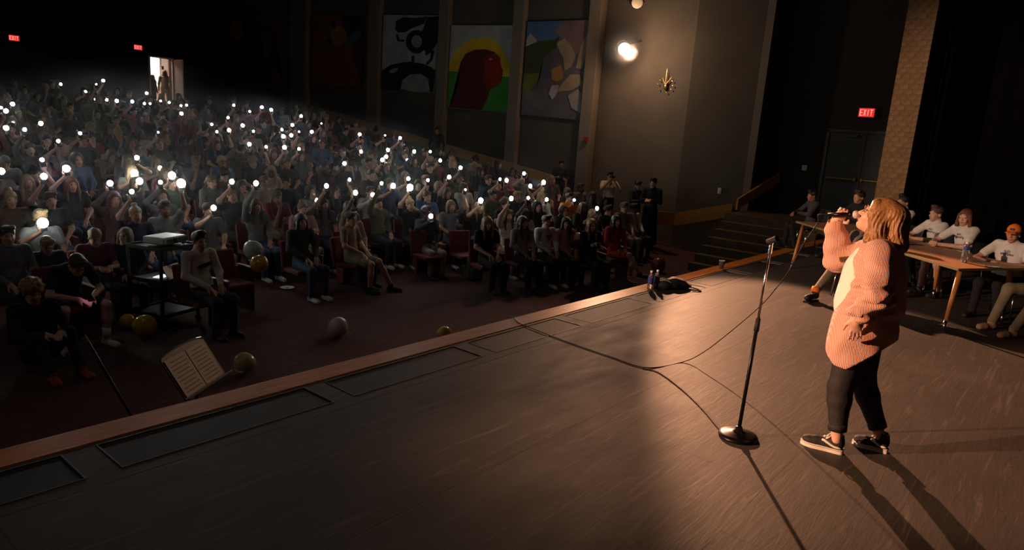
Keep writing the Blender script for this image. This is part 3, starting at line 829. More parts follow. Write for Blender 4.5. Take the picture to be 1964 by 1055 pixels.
# EXIT signs: housing, glowing face, raised letters
def exit_sign(c, facing, s, label):
    """c centre, facing = outward angle of the face about Z, s = width"""
    t = thing('exit_sign', label, 'exit sign', c, facing)
    obj('housing', nbox((0, .045, 0), (s*1.12, .07, s*.72), bevel=.008), 'exit_housing', t)
    obj('sign_face', nbox((0, .006, 0), (s*.98, .012, s*.58)), 'exit_red', t)
    h, wl, th = s*.42, s*.17, s*.045
    def bar(bm, x, z, w, hh, a=0): box(bm, (x, -.004, z), (w, .008, hh), rot=(0, a, 0))
    xs = [-.33*s, -.11*s, .10*s, .31*s]
    bm = nb(); bar(bm, xs[0]-wl*.4, 0, th, h); [bar(bm, xs[0], z, wl, th) for z in (h/2-th/2, 0, -h/2+th/2)]; obj('letter_e', bm, 'exit_letter', t)
    bm = nb(); a = math.atan2(wl*.8, h); [bar(bm, xs[1], 0, th, h*1.05, s_*a) for s_ in (1, -1)]; obj('letter_x', bm, 'exit_letter', t)
    bm = nb(); bar(bm, xs[2], 0, th, h); obj('letter_i', bm, 'exit_letter', t)
    bm = nb(); bar(bm, xs[3], 0, th, h); bar(bm, xs[3], h/2-th/2, wl*1.1, th); obj('letter_t', bm, 'exit_letter', t)
    return t
e = atX(1662, 216, 19.02)
exit_sign(tuple(e), -math.pi/2, .36, 'red lit EXIT sign over the double door beside the brick pillar')
e = atY(265, 91, YB-.06); exit_sign(tuple(e), 0, .34, 'small red EXIT sign just left above the lit doorway')
e = atY(27, 73, YB-.06); exit_sign(tuple(e), 0, .34, 'small red EXIT sign high at the far left')

# small things on the walls
def plate(px, py, X, w, h, mat, label, cat, name, d=.03):
    q = atX(px, py, X); t = thing(name, label, cat, tuple(q), 0)
    obj('plate', nbox((0, 0, 0), (d, w, h), bevel=.006), mat, t)
    obj('switch', nbox((-d*.7, 0, 0), (d, w*.3, h*.35)), mat, t)
    return t
plate(1380, 366, 17.84, .10, .16, 'plate_ivory', 'ivory switch plate on the wall above the yellow guard board', 'switch plate', 'wall_switch')
plate(1543, 322, 19.06, .13, .14, 'plate_ivory', 'ivory switch plate on the dark wall left of the double door', 'switch plate', 'wall_switch')
plate(1441, 277, 18.3, .10, .10, 'plate_ivory', 'dim switch plate on the dark edge of the alcove wall', 'switch plate', 'wall_switch')
plate(1123, 268, 17.12, .13, .17, 'alarm_red', 'red fire alarm box on the pilaster by the murals', 'fire alarm', 'fire_alarm', .07)
# gold starburst ornament
q = atX(1277, 163, 17.5); t = thing('wall_ornament', 'small gold starburst ornament hung below the glaring spotlight', 'ornament', tuple(q))
bm = nb(); bmesh.ops.create_uvsphere(bm, u_segments=10, v_segments=6, radius=.06, matrix=Matrix.Translation((-.02, 0, -.05)) @ Matrix.Diagonal((.4, 1, 1.3, 1))); obj('boss', bm, 'brass', t, True)
for a, l0, l1 in ((90, .08, .42), (128, .10, .26), (60, .10, .22)):
    bm = nb(); ca, sa = math.cos(R(a)), math.sin(R(a)); cone(bm, (-.02, ca*l0*.3, sa*l0*.3), (-.02, ca*l1, sa*l1), .022, .004, 6); obj('ray', bm, 'brass', t)
for a in (5, 35, 150, 185, 215, 325, 255):
    bm = nb(); bmesh.ops.create_icosphere(bm, subdivisions=1, radius=.022, matrix=Matrix.Translation((-.02, .22*math.cos(R(a)), .20*math.sin(R(a))))); obj('stud', bm, 'brass', t)

# ------------------------------------------------------------------ stage lights and added fill lights
def spotlight(loc, aim, label, hang, lens):
    t = thing('spotlight', label, 'stage light', loc)
    d = Vector(aim)-Vector(loc); q = d.to_track_quat('-Z', 'Y')
    bm = nb(); lathe(bm, [(.09, .42), (.12, .40), (.13, .30), (.13, .10), (.115, .08), (.115, -.02), (.13, -.03), (.13, -.05)], 18)
    b_ = obj('barrel', bm, 'lamp_body', t); b_.rotation_euler = q.to_euler()
    bm = nb(); lathe(bm, [(.118, -.050), (.10, -.068), (.05, -.080), (.01, -.084)], 18); o = obj('lens', bm, lens, b_)
    bm = nb(); tube(bm, [(.17, 0, .15), (.17, 0, .32), (-.17, 0, .32), (-.17, 0, .15)], .015, 6); o = obj('yoke', bm, 'lamp_body', b_); 
    b_.scale = (1.3, 1.3, 1.0)
    bm = nb(); tube(bm, [(0, 0, .1), (hang[0], hang[1], hang[2])], .022, 6); obj('bracket', bm, 'lamp_body', t)
    return t
sl = spotlight((16.5, 5.72, 4.30), (6.0, -3.1, .4), 'glaring warm spotlight on the side wall right of the murals', (1.05, .1, .35), 'lamp_lens')
Lp = bpy.data.lights.new('lamp_spill', 'POINT'); Lp.energy = 120; Lp.color = (1, .58, .34); Lp.shadow_soft_size = .12
o = bpy.data.objects.new('lamp_spill', Lp); COL.objects.link(o); o.parent = sl; o.location = (-.28, -.24, -.05)
q = atX(1222, 4, 16.6); t2 = spotlight(tuple(q), (6.5, -3.4, .4), 'dim unlit spotlight hung above the glaring one at the top edge', (.95, .1, .35), 'plate_ivory')
spotlight((-8.52, 7.42, 4.40), (5.0, -3.35, .95), 'warm spotlight on the opposite side wall, farther from the stage', (-.85, 0, .3), 'lamp_lens')
spotlight((-8.52, 5.17, 4.40), (12.2, -2.1, 1.6), 'warm spotlight on the opposite side wall, nearer the stage', (-.85, 0, .3), 'lamp_lens')
HL = []  # unseen ceiling lamps added as ambient fill for the stage and front rows
for (x, y, e_, w_) in ((0.5, -2.5, 9, 'over the dark end of the stage'), (1.5, 2.2, 34, 'over the strip before the stage'), (6.5, 4.0, 8, 'over the front row middle'), (12, 3.5, 16, 'over the front row right block'), (3, 10, 1.5, 'over the left rows'), (11, 12, 1.5, 'over the rear right rows')):
    t = thing('fill_light', 'added unseen ceiling fill lamp '+w_, 'fill light', (x, y, ZC-.02), 0, 'added ceiling fill lights')
    bm = nb(); lathe(bm, [(.16, .0), (.16, -.10), (.13, -.10), (.12, -.04)], 16); obj('can', bm, 'lamp_body', t)
    Lh = bpy.data.lights.new('fill_light_bulb', 'POINT'); Lh.energy = e_; Lh.color = (1, .93, .84); Lh.shadow_soft_size = .5
    o = bpy.data.objects.new('fill_light_bulb', Lh); COL.objects.link(o); o.parent = t; o.location = (0, 0, -.6)

# ------------------------------------------------------------------ the murals
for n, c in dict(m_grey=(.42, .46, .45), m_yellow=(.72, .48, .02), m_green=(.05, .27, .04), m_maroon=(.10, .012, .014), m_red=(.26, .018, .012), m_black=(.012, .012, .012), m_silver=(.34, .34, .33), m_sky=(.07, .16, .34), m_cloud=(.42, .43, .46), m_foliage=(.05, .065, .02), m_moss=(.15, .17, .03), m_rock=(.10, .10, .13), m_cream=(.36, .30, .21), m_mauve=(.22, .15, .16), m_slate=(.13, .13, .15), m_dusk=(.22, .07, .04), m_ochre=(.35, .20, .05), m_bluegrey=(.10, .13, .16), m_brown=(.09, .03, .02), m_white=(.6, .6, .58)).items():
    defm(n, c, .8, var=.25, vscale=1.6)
def mural(label, corners, base, shapes, zo):
    """corners and shapes: outlines on the wall plane, layer by layer"""
    ox, oy, sc = zo
    def W(p, lift=0): 
        q = atX(p[0]/sc+ox, p[1]/sc+oy, XW+.02); return np.array([q[1], q[2]])
    cs = [W(p) for p in corners]; cen = sum(cs)/4
    t = thing('mural', label, 'painting', (XW+.02, cen[0], cen[1]-1.3))
    def lay(name, poly, x0, x1, mat):
        bm = nb(); pts = [(p[0]-cen[0], p[1]-cen[1]+1.3) for p in poly]
        lo2 = [bm.verts.new((x0, a, b_)) for a, b_ in pts]; hi2 = [bm.verts.new((x1, a, b_)) for a, b_ in pts]
        n = len(pts); bm.faces.new(hi2); bm.faces.new(lo2[::-1])
        for i in range(n): bm.faces.new((lo2[i], lo2[(i+1) % n], hi2[(i+1) % n], hi2[i]))
        bmesh.ops.triangulate(bm, faces=[f for f in bm.faces if len(f.verts) > 4])
        obj(name, bm, mat, t)
    lay('canvas', cs, .02, -.05, base)
    for i, (nm, mt, poly) in enumerate(shapes):
        if isinstance(poly, tuple):
            cx, cy, rx, ry = poly[:4]; a0 = poly[4] if len(poly) > 4 else 0
            poly = [(cx+rx*math.cos(a)*math.cos(a0)-ry*math.sin(a)*math.sin(a0), cy+rx*math.cos(a)*math.sin(a0)+ry*math.sin(a)*math.cos(a0)) for a in np.linspace(0, 2*math.pi, 26)[:-1]]
        P = [W(p) for p in poly]
        lay(nm, P, -.049, -.053-.002*i, mt)
    return t
mural('mural of a dark red head before a yellow arch on green', [(107, 190), (572, 193), (527, 845), (75, 806)], 'm_grey', [
    ('yellow_arch', 'm_yellow', [(90, 534), (100, 460), (140, 390), (200, 325), (260, 295), (340, 285), (420, 295), (470, 340), (510, 400), (546, 480), (545, 580), (300, 560)]),
    ('green_field', 'm_green', [(90, 532), (300, 556), (544, 578), (526, 844), (76, 805)]),
    ('figure', 'm_maroon', [(170, 560), (178, 470), (215, 405), (280, 375), (360, 370), (430, 390), (472, 432), (480, 490), (495, 530), (485, 610), (440, 650), (400, 672), (385, 720), (362, 780), (335, 827), (95, 805), (140, 700), (162, 620)]),
    ('face', 'm_red', [(350, 420), (440, 402), (474, 440), (480, 490), (492, 530), (482, 608), (430, 648), (380, 680), (345, 600), (360, 500)]),
    ('glint', 'm_cloud', (403, 445, 13, 8))], (840, 0, 3.908))
mural('mural of pale winged rocks under a blue sky nearest the spotlight', [(680, 165), (1142, 150), (1078, 900), (628, 858)], 'm_slate', [
    ('sky', 'm_sky', [(680, 166), (960, 158), (930, 290), (850, 310), (670, 330)]),
    ('cloud', 'm_cloud', [(672, 300), (700, 250), (740, 290), (760, 330), (720, 370), (668, 350)]),
    ('cloud', 'm_mauve', [(880, 240), (930, 180), (1000, 157), (1138, 152), (1125, 300), (1040, 420), (960, 300)]),
    ('foliage', 'm_foliage', [(666, 352), (760, 310), (880, 300), (920, 270), (905, 340), (850, 420), (800, 470), (780, 560), (652, 560)]),
    ('moss', 'm_moss', [(652, 555), (770, 550), (770, 620), (700, 690), (640, 700)]),
    ('rock', 'm_rock', [(800, 440), (880, 370), (940, 400), (945, 500), (880, 560), (790, 600), (740, 680), (700, 680), (780, 560)]),
    ('crag', 'm_ochre', [(860, 520), (930, 490), (945, 590), (900, 620), (862, 600)]),
    ('wing', 'm_cream', [(905, 320), (960, 290), (1010, 350), (1040, 420), (1005, 500), (960, 530), (945, 430), (900, 340)]),
    ('wing', 'm_cream', [(1085, 330), (1130, 260), (1120, 430), (1085, 520), (1045, 510), (1060, 420)]),
    ('boulder', 'm_cream', [(930, 640), (1000, 560), (1070, 560), (1090, 630), (1010, 680), (900, 690)]),
    ('boulder', 'm_cloud', [(865, 640), (915, 640), (900, 700), (865, 750), (840, 700)]),
    ('boulder', 'm_silver', [(985, 720), (1060, 670), (1085, 700), (1075, 850), (1010, 810)])], (840, 0, 3.908))
ring = [(1490+80*math.cos(a), 315+88*math.sin(a)) for a in np.linspace(0, 2*math.pi, 24)[:-1]]
mural('black and grey mural of a coiled tail over a dark dome', [(1241, 112), (1662, 118), (1612, 696), (1225, 672)], 'm_grey', [
    ('dome', 'm_black', [(1228, 530), (1290, 490), (1370, 470), (1450, 465), (1540, 480), (1600, 505), (1630, 530), (1612, 694), (1226, 672)]),
    ('sheen', 'm_silver', [(1370, 670), (1385, 600), (1440, 560), (1520, 555), (1575, 590), (1590, 690), (1480, 688)]),
    ('glint', 'm_silver', (1318, 530, 36, 14, -.4)),
    ('tail', 'm_black', [(1660, 122), (1570, 130), (1545, 230), (1525, 260), (1560, 420), (1600, 390), (1645, 320)]),
    ('head', 'm_black', [(1330, 220), (1335, 160), (1390, 130), (1480, 138), (1570, 125), (1545, 180), (1450, 215), (1400, 245), (1350, 245)]),
    ('coil', 'm_black', ring), ('eye', 'm_silver', (1492, 312, 40, 46)),
    ('curl', 'm_black', [(1455, 420), (1475, 420), (1470, 470), (1452, 470)]),
    ('curl', 'm_black', [(1600, 380), (1622, 380), (1610, 450), (1570, 490), (1562, 478), (1594, 440)]),
    ('curl', 'm_black', [(1335, 260), (1350, 262), (1360, 300), (1400, 300), (1396, 315), (1350, 312)])], (420, 0, 3.908))
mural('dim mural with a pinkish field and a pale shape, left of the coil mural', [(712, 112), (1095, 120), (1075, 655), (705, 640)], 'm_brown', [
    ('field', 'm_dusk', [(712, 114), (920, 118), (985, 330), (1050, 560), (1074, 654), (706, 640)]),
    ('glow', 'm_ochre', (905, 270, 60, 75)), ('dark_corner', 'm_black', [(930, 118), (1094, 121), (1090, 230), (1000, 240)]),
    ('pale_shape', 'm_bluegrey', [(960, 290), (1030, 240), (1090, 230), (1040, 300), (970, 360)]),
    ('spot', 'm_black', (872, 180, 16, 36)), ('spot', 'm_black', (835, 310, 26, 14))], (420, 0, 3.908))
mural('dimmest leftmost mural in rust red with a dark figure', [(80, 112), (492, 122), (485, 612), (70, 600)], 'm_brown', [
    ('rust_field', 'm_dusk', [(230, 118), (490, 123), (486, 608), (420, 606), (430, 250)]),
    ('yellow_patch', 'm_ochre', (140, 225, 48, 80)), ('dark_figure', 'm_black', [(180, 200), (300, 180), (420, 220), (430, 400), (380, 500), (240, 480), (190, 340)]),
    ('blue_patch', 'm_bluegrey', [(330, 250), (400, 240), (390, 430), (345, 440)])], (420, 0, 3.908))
# ------------------------------------------------------------------ the singer
def rib_material(name, color, scale, strength=.6):
    m = bpy.data.materials.new(name); m.use_nodes = True; nt = m.node_tree; N = nt.nodes; L = nt.links; b = N['Principled BSDF']
    b.inputs['Roughness'].default_value = .9; b.inputs['Sheen Weight'].default_value = .25
    tc = N.new('ShaderNodeTexCoord'); wv = N.new('ShaderNodeTexWave'); wv.inputs['Scale'].default_value = scale; wv.inputs['Distortion'].default_value = .5; wv.inputs['Detail'].default_value = 1.0; wv.inputs['Detail Scale'].default_value = 1.0
    mp = N.new('ShaderNodeMapping'); mp.inputs['Rotation'].default_value = (0, R(12), R(58))
    L.new(tc.outputs['Object'], mp.inputs[0]); L.new(mp.outputs[0], wv.inputs['Vector'])
    rp = N.new('ShaderNodeValToRGB'); rp.color_ramp.elements[0].color = (*[c*.74 for c in color], 1); rp.color_ramp.elements[1].color = (*color, 1)
    L.new(wv.outputs['Fac'], rp.inputs[0]); L.new(rp.outputs[0], b.inputs['Base Color'])
    bp = N.new('ShaderNodeBump'); bp.inputs['Strength'].default_value = strength; bp.inputs['Distance'].default_value = .0045
    L.new(wv.outputs['Fac'], bp.inputs['Height']); L.new(bp.outputs[0], b.inputs['Normal'])
    return m
_M['knit_coral'] = rib_material('knit_coral', (.80, .44, .34), 40, .8)
defm('legging', (.018, .016, .017), .75, bump=.4, bscale=14, bdist=.02)
defm('top_white', (.86, .82, .74), .85, bump=.3, bscale=18)
defm('sneaker_black', (.022, .020, .019), .75, bump=.2, bscale=80)
defm('sneaker_white', (.80, .74, .66), .6)
defm('hair_singer', (.30, .155, .06), .38, var=.42, vscale=26, stretch=(5, 5, .7), bump=.3, bscale=60)
defm('grille_silver', (.62, .58, .55), .6, .5, bump=.4, bscale=400)
defm('glasses', (.25, .10, .06), .25)
SB = np.array([4.80, -3.35, 0.0])
sj = dict(pelvis=v3(0, .0, .86), chest=v3(0, .02, 1.20), neck=v3(0, .02, 1.405),
          shL=v3(-.175, -.03, 1.345), shR=v3(.165, .03, 1.345), elL=v3(-.325, -.085, 1.115), wrL=v3(-.335, .0, .965),
          elR=v3(.165, .275, 1.235), wrR=v3(.100, .316, 1.482))
shead = head_mat(v3(0, .035, 1.553), math.pi, -R(27))
kL, kR = v3(-.125, .065, .455), v3(.105, -.02, .455)
aL, aR = v3(-.133, .028, .10), v3(.138, -.180, .10)
hL, hR = v3(-.095, .03, .82), v3(.095, .02, .82)
SK = 'skin_singer'
P = [ELL((0, .01, .88), (.185, .165, .16), 'legging', .05), ELL((0, .02, 1.05), (.165, .15, .18), 'legging', .05)]
for hp_, k_, a_ in ((hL, kL, aL), (hR, kR, aR)):
    an2 = k_+(a_-k_)*.72
    P += [CAP(hp_, k_, .118, .074, 'legging', .05), CAP(k_, k_+(an2-k_)*.35, .074, .072, 'legging', .04), CAP(k_+(an2-k_)*.35, an2, .072, .058, 'legging', .03),
          CAP(k_+(a_-k_)*.5, a_+v3(0, 0, -.01), .046, .034, SK, .008)]
P += [CAP(sj['shL'], sj['shR'], .06, .06, SK, .05), ELL((0, .02, 1.22), (.16, .12, .18), SK, .05), CAP(sj['neck']-v3(0, 0, .05), sj['neck']+v3(0, .02, .02), .060, .054, SK, .04), CAP(sj['neck'], shead[:3, 3]+v3(0, -.0, -.06), .054, .056, SK, .03)]
for s in 'LR': P += [CAP(sj['sh'+s], sj['el'+s], .052, .042, SK, .04), CAP(sj['el'+s], sj['wr'+s], .042, .026, SK, .03)]
P += head_prims(shead, SK, True)
P += hand_prims(sj['wrL'], sj['wrL']+v3(.0, -.012, -.1), v3(.75, .35, 0), -1, SK, .32, .5, .98, .0085)
MIC0, MIC1 = v3(.045, .185, 1.553), v3(.045, .355, 1.530)     # head and tail of the microphone, in the singer's frame
P += hand_prims(sj['wrR'], sj['wrR']+v3(-.020, -.050, .085), v3(-.80, -.15, -.30), 1, SK, .68, .1, 1.0, .0088, .5)
body = sdf_mesh('person', P, .0062)
singer = obj('person', body, None, None, loc=tuple(SB))
for k_, a_ in ((kL, aL), (kR, aR)):
    e0, e1 = k_+(a_-k_)*.70, k_+(a_-k_)*.84
    bm = nb(); cone(bm, e0, e1, .0605, .0585, 20, caps=False); bmesh.ops.solidify(bm, geom=list(bm.faces), thickness=.006); obj('legging_hem', bm, 'legging', singer, True)
tag(singer, 'singer in a long coral cardigan and black leggings holding a microphone to the mouth', 'person')
# white top
P = [ELL((0, .075, 1.18), (.150, .120, .17), 'top_white', .05), ELL((0, .070, 1.00), (.165, .145, .20), 'top_white', .06), CAP((-.08, .07, 1.33), (.08, .07, 1.33), .05, .05, 'top_white', .05), SUB(ELL((0, .10, 1.43), (.075, .075, .08), 'top_white', .02))]
obj('top', sdf_mesh('top', P, .008), None, singer)
# cardigan: a hollow knit shell open at the front, with baggy sleeves
K = 'knit_coral'
P = [ELL((0, .0, 1.26), (.190, .150, .19), K, .06), ELL((-.01, -.03, 1.06), (.215, .165, .24), K, .08), ELL((-.02, .01, .84), (.235, .195, .27), K, .09), ELL((-.02, .02, .68), (.215, .185, .20), K, .07),
     CAP(sj['shL'], sj['shR'], .082, .082, K, .06),
     CAP(sj['shL'], sj['elL'], .086, .078, K, .025), CAP(sj['elL'], sj['wrL']+(sj['elL']-sj['wrL'])*.22, .078, .066, K, .02), CAP(sj['wrL']+(sj['elL']-sj['wrL'])*.22, sj['wrL']+v3(0, 0, .03), .058, .050, K, .02),
     CAP(sj['shR'], sj['elR'], .084, .086, K, .05), CAP(sj['elR'], sj['wrR']+(sj['elR']-sj['wrR'])*.30, .090, .072, K, .04), CAP(sj['wrR']+(sj['elR']-sj['wrR'])*.30, sj['wrR'], .060, .048, K, .02)]
def card_field(G, X, Y, Z):
    fold = .006*np.sin(34*Z+9*X-14*Y+1.5*np.sin(13*Y+5*X))*(Z < 1.30)+.008*np.sin(11*Z+16*Y)*(Z < .95)
    # gathered sleeve
    arm = np.clip((np.abs(X+.27)<.13).astype(np.float32), 0, 1)*(Z > .95)*(Z < 1.2)
    fold = fold+arm*.008*np.sin(85*Z+25*Y)
    arm2 = (Y > .17)*(Z > 1.15)
    fold = fold*np.clip((.13-Y)/.06, 0, 1)+.006*np.sin(42*Z+24*Y-20*X)*arm2
    G = G+fold.astype(np.float32)
    G = np.maximum(G, -(G+.020))
    hem = .595+.95*np.maximum(0, .03-Y)+.75*np.maximum(0, Y-.11)+.05*(X > 0)
    low = (hem-Z)
    body_zone = (Z < 1.0) & (X > -.24)
    G = np.where(body_zone, np.maximum(G, low), G)
    w_ = np.interp(Z, [.55, .75, .90, 1.02, 1.30, 1.40], [.015, .02, .035, .075, .075, .06]).astype(np.float32)
    op = np.minimum(np.minimum(Y-.02, w_-np.abs(X-.01)), Z-.5)     # > 0 inside the opening
    op = np.where((Y > .15) & (Z > 1.16) & (X > .04), -1, op)
    G = np.maximum(G, op)
    nkd = np.sqrt((X/.085)**2+((Y-.035)/.085)**2+((Z-1.46)/.095)**2)-1
    G = np.maximum(G, -nkd*.08)
    for s in 'LR':
        wr, el = sj['wr'+s], sj['el'+s]; d = (wr-el)/np.linalg.norm(wr-el); c = wr+d*.045
        t = (X-c[0])*d[0]+(Y-c[1])*d[1]+(Z-c[2])*d[2]
        rr = np.sqrt((X-c[0]-t*d[0])**2+(Y-c[1]-t*d[1])**2+(Z-c[2]-t*d[2])**2)
        cut = np.maximum(rr-.041, np.abs(t)-.07)
        G = np.maximum(G, -cut)
    return G
obj('cardigan', sdf_mesh('cardigan', P, .0075, card_field), None, singer)
# hair, falling back from the tilted head
Rm = shead[:3, :3]; T = shead[:3, 3]
def hw(*p): return Rm@np.array(p, float)+T
Hh = 'hair_singer'
P = [ELL(hw(0, .020, .045), (.094, .112, .094), Hh, .02, Rm)]
for x, y0, zz, r0, r1 in ((-.075, .03, 1.40, .045, .038), (-.045, -.06, 1.38, .05, .04), (0, -.075, 1.375, .055, .042), (.045, -.06, 1.385, .05, .04), (.075, .03, 1.40, .04, .032), (-.088, .06, 1.43, .032, .028), (.085, .06, 1.43, .03, .028)):
    P += [CAP((x*.9, y0+.0, 1.58), (x*1.15, y0-.035, zz+.02), r0, r1, Hh, .03)]
P += [CAP(hw(-.07, -.055, .06), (-.098, .060, 1.415), .022, .030, Hh, .03), CAP(hw(.07, -.055, .06), (.095, .060, 1.415), .022, .030, Hh, .03)]
P += [SUB(ELL(hw(0, -.13, -.055), (.061, .085, .105), Hh, .015, Rm)), SUB(ELL((0, .13, 1.40), (.075, .09, .09), Hh, .02))]
P += [CAP(hw(-.050, -.066, .074), hw(.050, -.066, .074), .023, .023, Hh, .02), CAP(hw(-.068, -.05, .05), hw(-.05, -.07, .074), .022, .023, Hh, .02)]
def hair_field(G, X, Y, Z):
    a = np.arctan2(X, Y-.0)
    wave = .0028*np.sin(34*a+4*np.sin(24*Z))+.0022*np.sin(9*a+38*Z)+.002*np.sin(71*a+5*np.sin(18*Z))
    return G+(wave*np.clip((1.66-Z)/.10, .15, 1)).astype(np.float32)
obj('hair', sdf_mesh('hair', P, .0062, hair_field), None, singer)
gl = nb()
for s in (1, -1):
    tube(gl, [hw(.033*s+.026*math.cos(a), -.108+.012*abs(math.cos(a)), .002+.021*math.sin(a)) for a in np.linspace(0, 2*math.pi, 17)], .0026, 5)
    tube(gl, [hw(.059*s, -.098, .008), hw(.079*s, -.05, .010), hw(.081*s, .012, .006)], .0026, 5)
tube(gl, [hw(.008, -.112, .006), hw(0, -.114, .009), hw(-.008, -.112, .006)], .0026, 5)
obj('glasses', gl, 'glasses', singer)
# skate shoes: upper, thick white sole, wavy side stripe, laces
def sneaker(heel, toe, side_list):
    heel, toe = np.array(heel, float), np.array(toe, float); d = toe-heel; L_ = np.linalg.norm(d); ang = math.atan2(d[1], d[0])-math.pi/2
    P = [CAP((0, .04, .075), (0, .075, .07), .036, .038, 'sneaker_black', .02), CAP((0, .05, .050), (0, .17, .045), .038, .036, 'sneaker_black', .025), ELL((0, .205, .043), (.043, .062, .030), 'sneaker_black', .02), CAP((0, .045, .07), (0, .052, .112), .038, .044, 'sneaker_black', .02),
         SUB(CAP((0, .052, .115), (0, .052, .17), .035, .037, 'sneaker_black', .006)), SUB(RBX((0, .13, -.03), (.1, .25, .055), 0, 'sneaker_black', .004))]
    sh = obj('shoe', sdf_mesh('shoe', P, .006), None, singer)
    sh.location = (heel[0], heel[1], 0); sh.rotation_euler = (0, 0, ang); sh.scale = (1, L_/.275, 1)
    out = []
    for y, hwid in ((0, .018), (.012, .032), (.05, .037), (.10, .037), (.16, .044), (.20, .046), (.235, .040), (.262, .024), (.272, .008)): out.append((y, hwid))
    poly = [(p[0], p[1]) for p in smooth_path([(h, y, 0) for y, h in out]+[(-h, y, 0) for y, h in reversed(out)], 3)]
    sol = prism(nb(), poly, .0, .031); obj('sole', sol, 'sneaker_white', sh); bmx = nb(); prism(bmx, [(x_*1.012, y_*1.004-.0005) for x_, y_ in poly], .022, .0245); obj('sole_line', bmx, 'sneaker_black', sh)
    for s in side_list:
        pts = smooth_path([(s*.040, .015, .045), (s*.043, .06, .050), (s*.042, .10, .066), (s*.037, .125, .075), (s*.030, .135, .072)], 5)
        bm = nb(); tube(bm, pts, [.0085*(.55 if i < 2 else 1) for i in range(len(pts))], 6); obj('side_stripe', bm, 'sneaker_white', sh, True)
    for i in range(4):
        y = .10+.025*i; z = .090-.0085*i
        bm = nb(); tube(bm, [(-.026, y, z-.016), (0, y+.004, z+.004), (.026, y, z-.016)], .0042, 5); obj('lace', bm, 'sneaker_white', sh)
    bm = nb()
    for s in (1, -1): tube(bm, smooth_path([(0, .095, .098), (.02*s, .09, .112), (.042*s, .10, .100), (.03*s, .115, .088), (.008*s, .105, .096)], 4), .004, 5)
    obj('lace_bow', bm, 'sneaker_white', sh)
    return sh
def loc2(p): return (p[0]-SB[0], p[1]-SB[1])
fh, ft = at(1617, 871), at(1534, 848); rh, rt_ = at(1703, 869), at(1633, 850)
sneaker(loc2(fh), loc2(ft), (1, -1)); sneaker(loc2(rh), loc2(rt_), (1, -1))

# ------------------------------------------------------------------ microphone, its cable and stand
mp0, mp1 = SB+MIC0, SB+MIC1; md = (mp1-mp0)/np.linalg.norm(mp1-mp0)
mic = thing('microphone', 'handheld microphone at the singer\'s mouth', 'microphone', tuple(mp1))
def rel(p): return tuple(np.array(p)-mp1)
bm = nb(); bmesh.ops.create_uvsphere(bm, u_segments=16, v_segments=10, radius=.026, matrix=Matrix.Translation(rel(mp0))); obj('grille', bm, 'grille_silver', mic, True)
bm = nb(); cone(bm, rel(mp0+md*.02), rel(mp0+md*.045), .024, .019, 14); cone(bm, rel(mp0+md*.045), rel(mp1), .018, .012, 14); obj('handle', bm, 'black_metal', mic, True)
cab = [tuple(mp1), tuple(mp1+md*.06)]
for px, py, Y in ((1568, 428, -2.88), (1540, 470, -2.76), (1513, 520, -2.62), (1486, 556, -2.48), (1455, 590, -2.33), (1400, 637, -2.10), (1350, 675, -1.93)): cab.append(tuple(atY(px, py, Y)))
for px, py in ((1310, 694), (1240, 705), (1170, 684), (1080, 653), (1000, 622)): q = at(px, py, .006); cab.append(tuple(q))
q = at(985, 610, .01); cab.append((q[0], .12, -.02)); cab.append((q[0]-.05, .16, -.5)); cab.append((q[0]-.05, .2, HF+.01))
tag(obj('microphone_cable', tube(nb(), smooth_path(cab, 8), .0042, 6), 'black_rubber', smooth=True), 'long thin black cable from the microphone across the stage to its front edge', 'cable')
fl = [tuple(at(px, py, .005)) for px, py in ((1232, 706), (1262, 714), (1305, 745), (1345, 783), (1372, 815), (1392, 838))]
tag(obj('microphone_cable', tube(nb(), smooth_path(fl, 8), .004, 6), 'black_rubber', smooth=True), 'short black cable on the floor running to the microphone stand base', 'cable')
mb = at(1415, 838); mt_ = np.array([4.40, -2.77, 1.36])
top = atX(1479, 470, 4.42)
ms = thing('microphone_stand', 'straight black microphone stand with round base and empty clip', 'mic stand', tuple(mb))
def rl(p): return tuple(np.array(p)-mb)
bm = nb(); lathe(bm, [(.128, 0), (.132, .008), (.126, .020), (.10, .028), (.05, .040), (.028, .048), (.020, .075), (.006, .076)], 32); obj('base', bm, 'black_metal', ms, True)
mid = mb+(top-mb)*.60
bm = nb(); cone(bm, (0, 0, .05), rl(mid), .0125, .0125, 12); obj('lower_tube', bm, 'black_metal', ms, True)
u_ = (top-mb)/np.linalg.norm(top-mb)
bm = nb(); cone(bm, rl(mid-u_*.045), rl(mid+u_*.035), .0175, .0165, 12); cone(bm, rl(mid+u_*.035), rl(mid+u_*.05), .0165, .010, 12); obj('clutch', bm, 'black_rubber', ms, True)
bm = nb(); cone(bm, rl(mid), rl(top-u_*.02), .0085, .0085, 10); obj('upper_tube', bm, 'chrome', ms, True)
bm = nb(); cone(bm, rl(top-u_*.055), rl(top), .013, .012, 10); cone(bm, rl(top), rl(top+v3(0, 0, .022)), .010, .016, 10); obj('swivel', bm, 'chrome', ms)
bm = nb()
c0 = top+v3(0, 0, .03); dcl = RTV*.95+UPV*.30; dcl = np.array([-.35, -.75, .38]); dcl /= np.linalg.norm(dcl)
cone(bm, rl(c0-dcl*.035), rl(c0+dcl*.045), .017, .021, 12, caps=False); bmesh.ops.solidify(bm, geom=list(bm.faces), thickness=.003)
obj('clip', bm, 'black_rubber', ms)

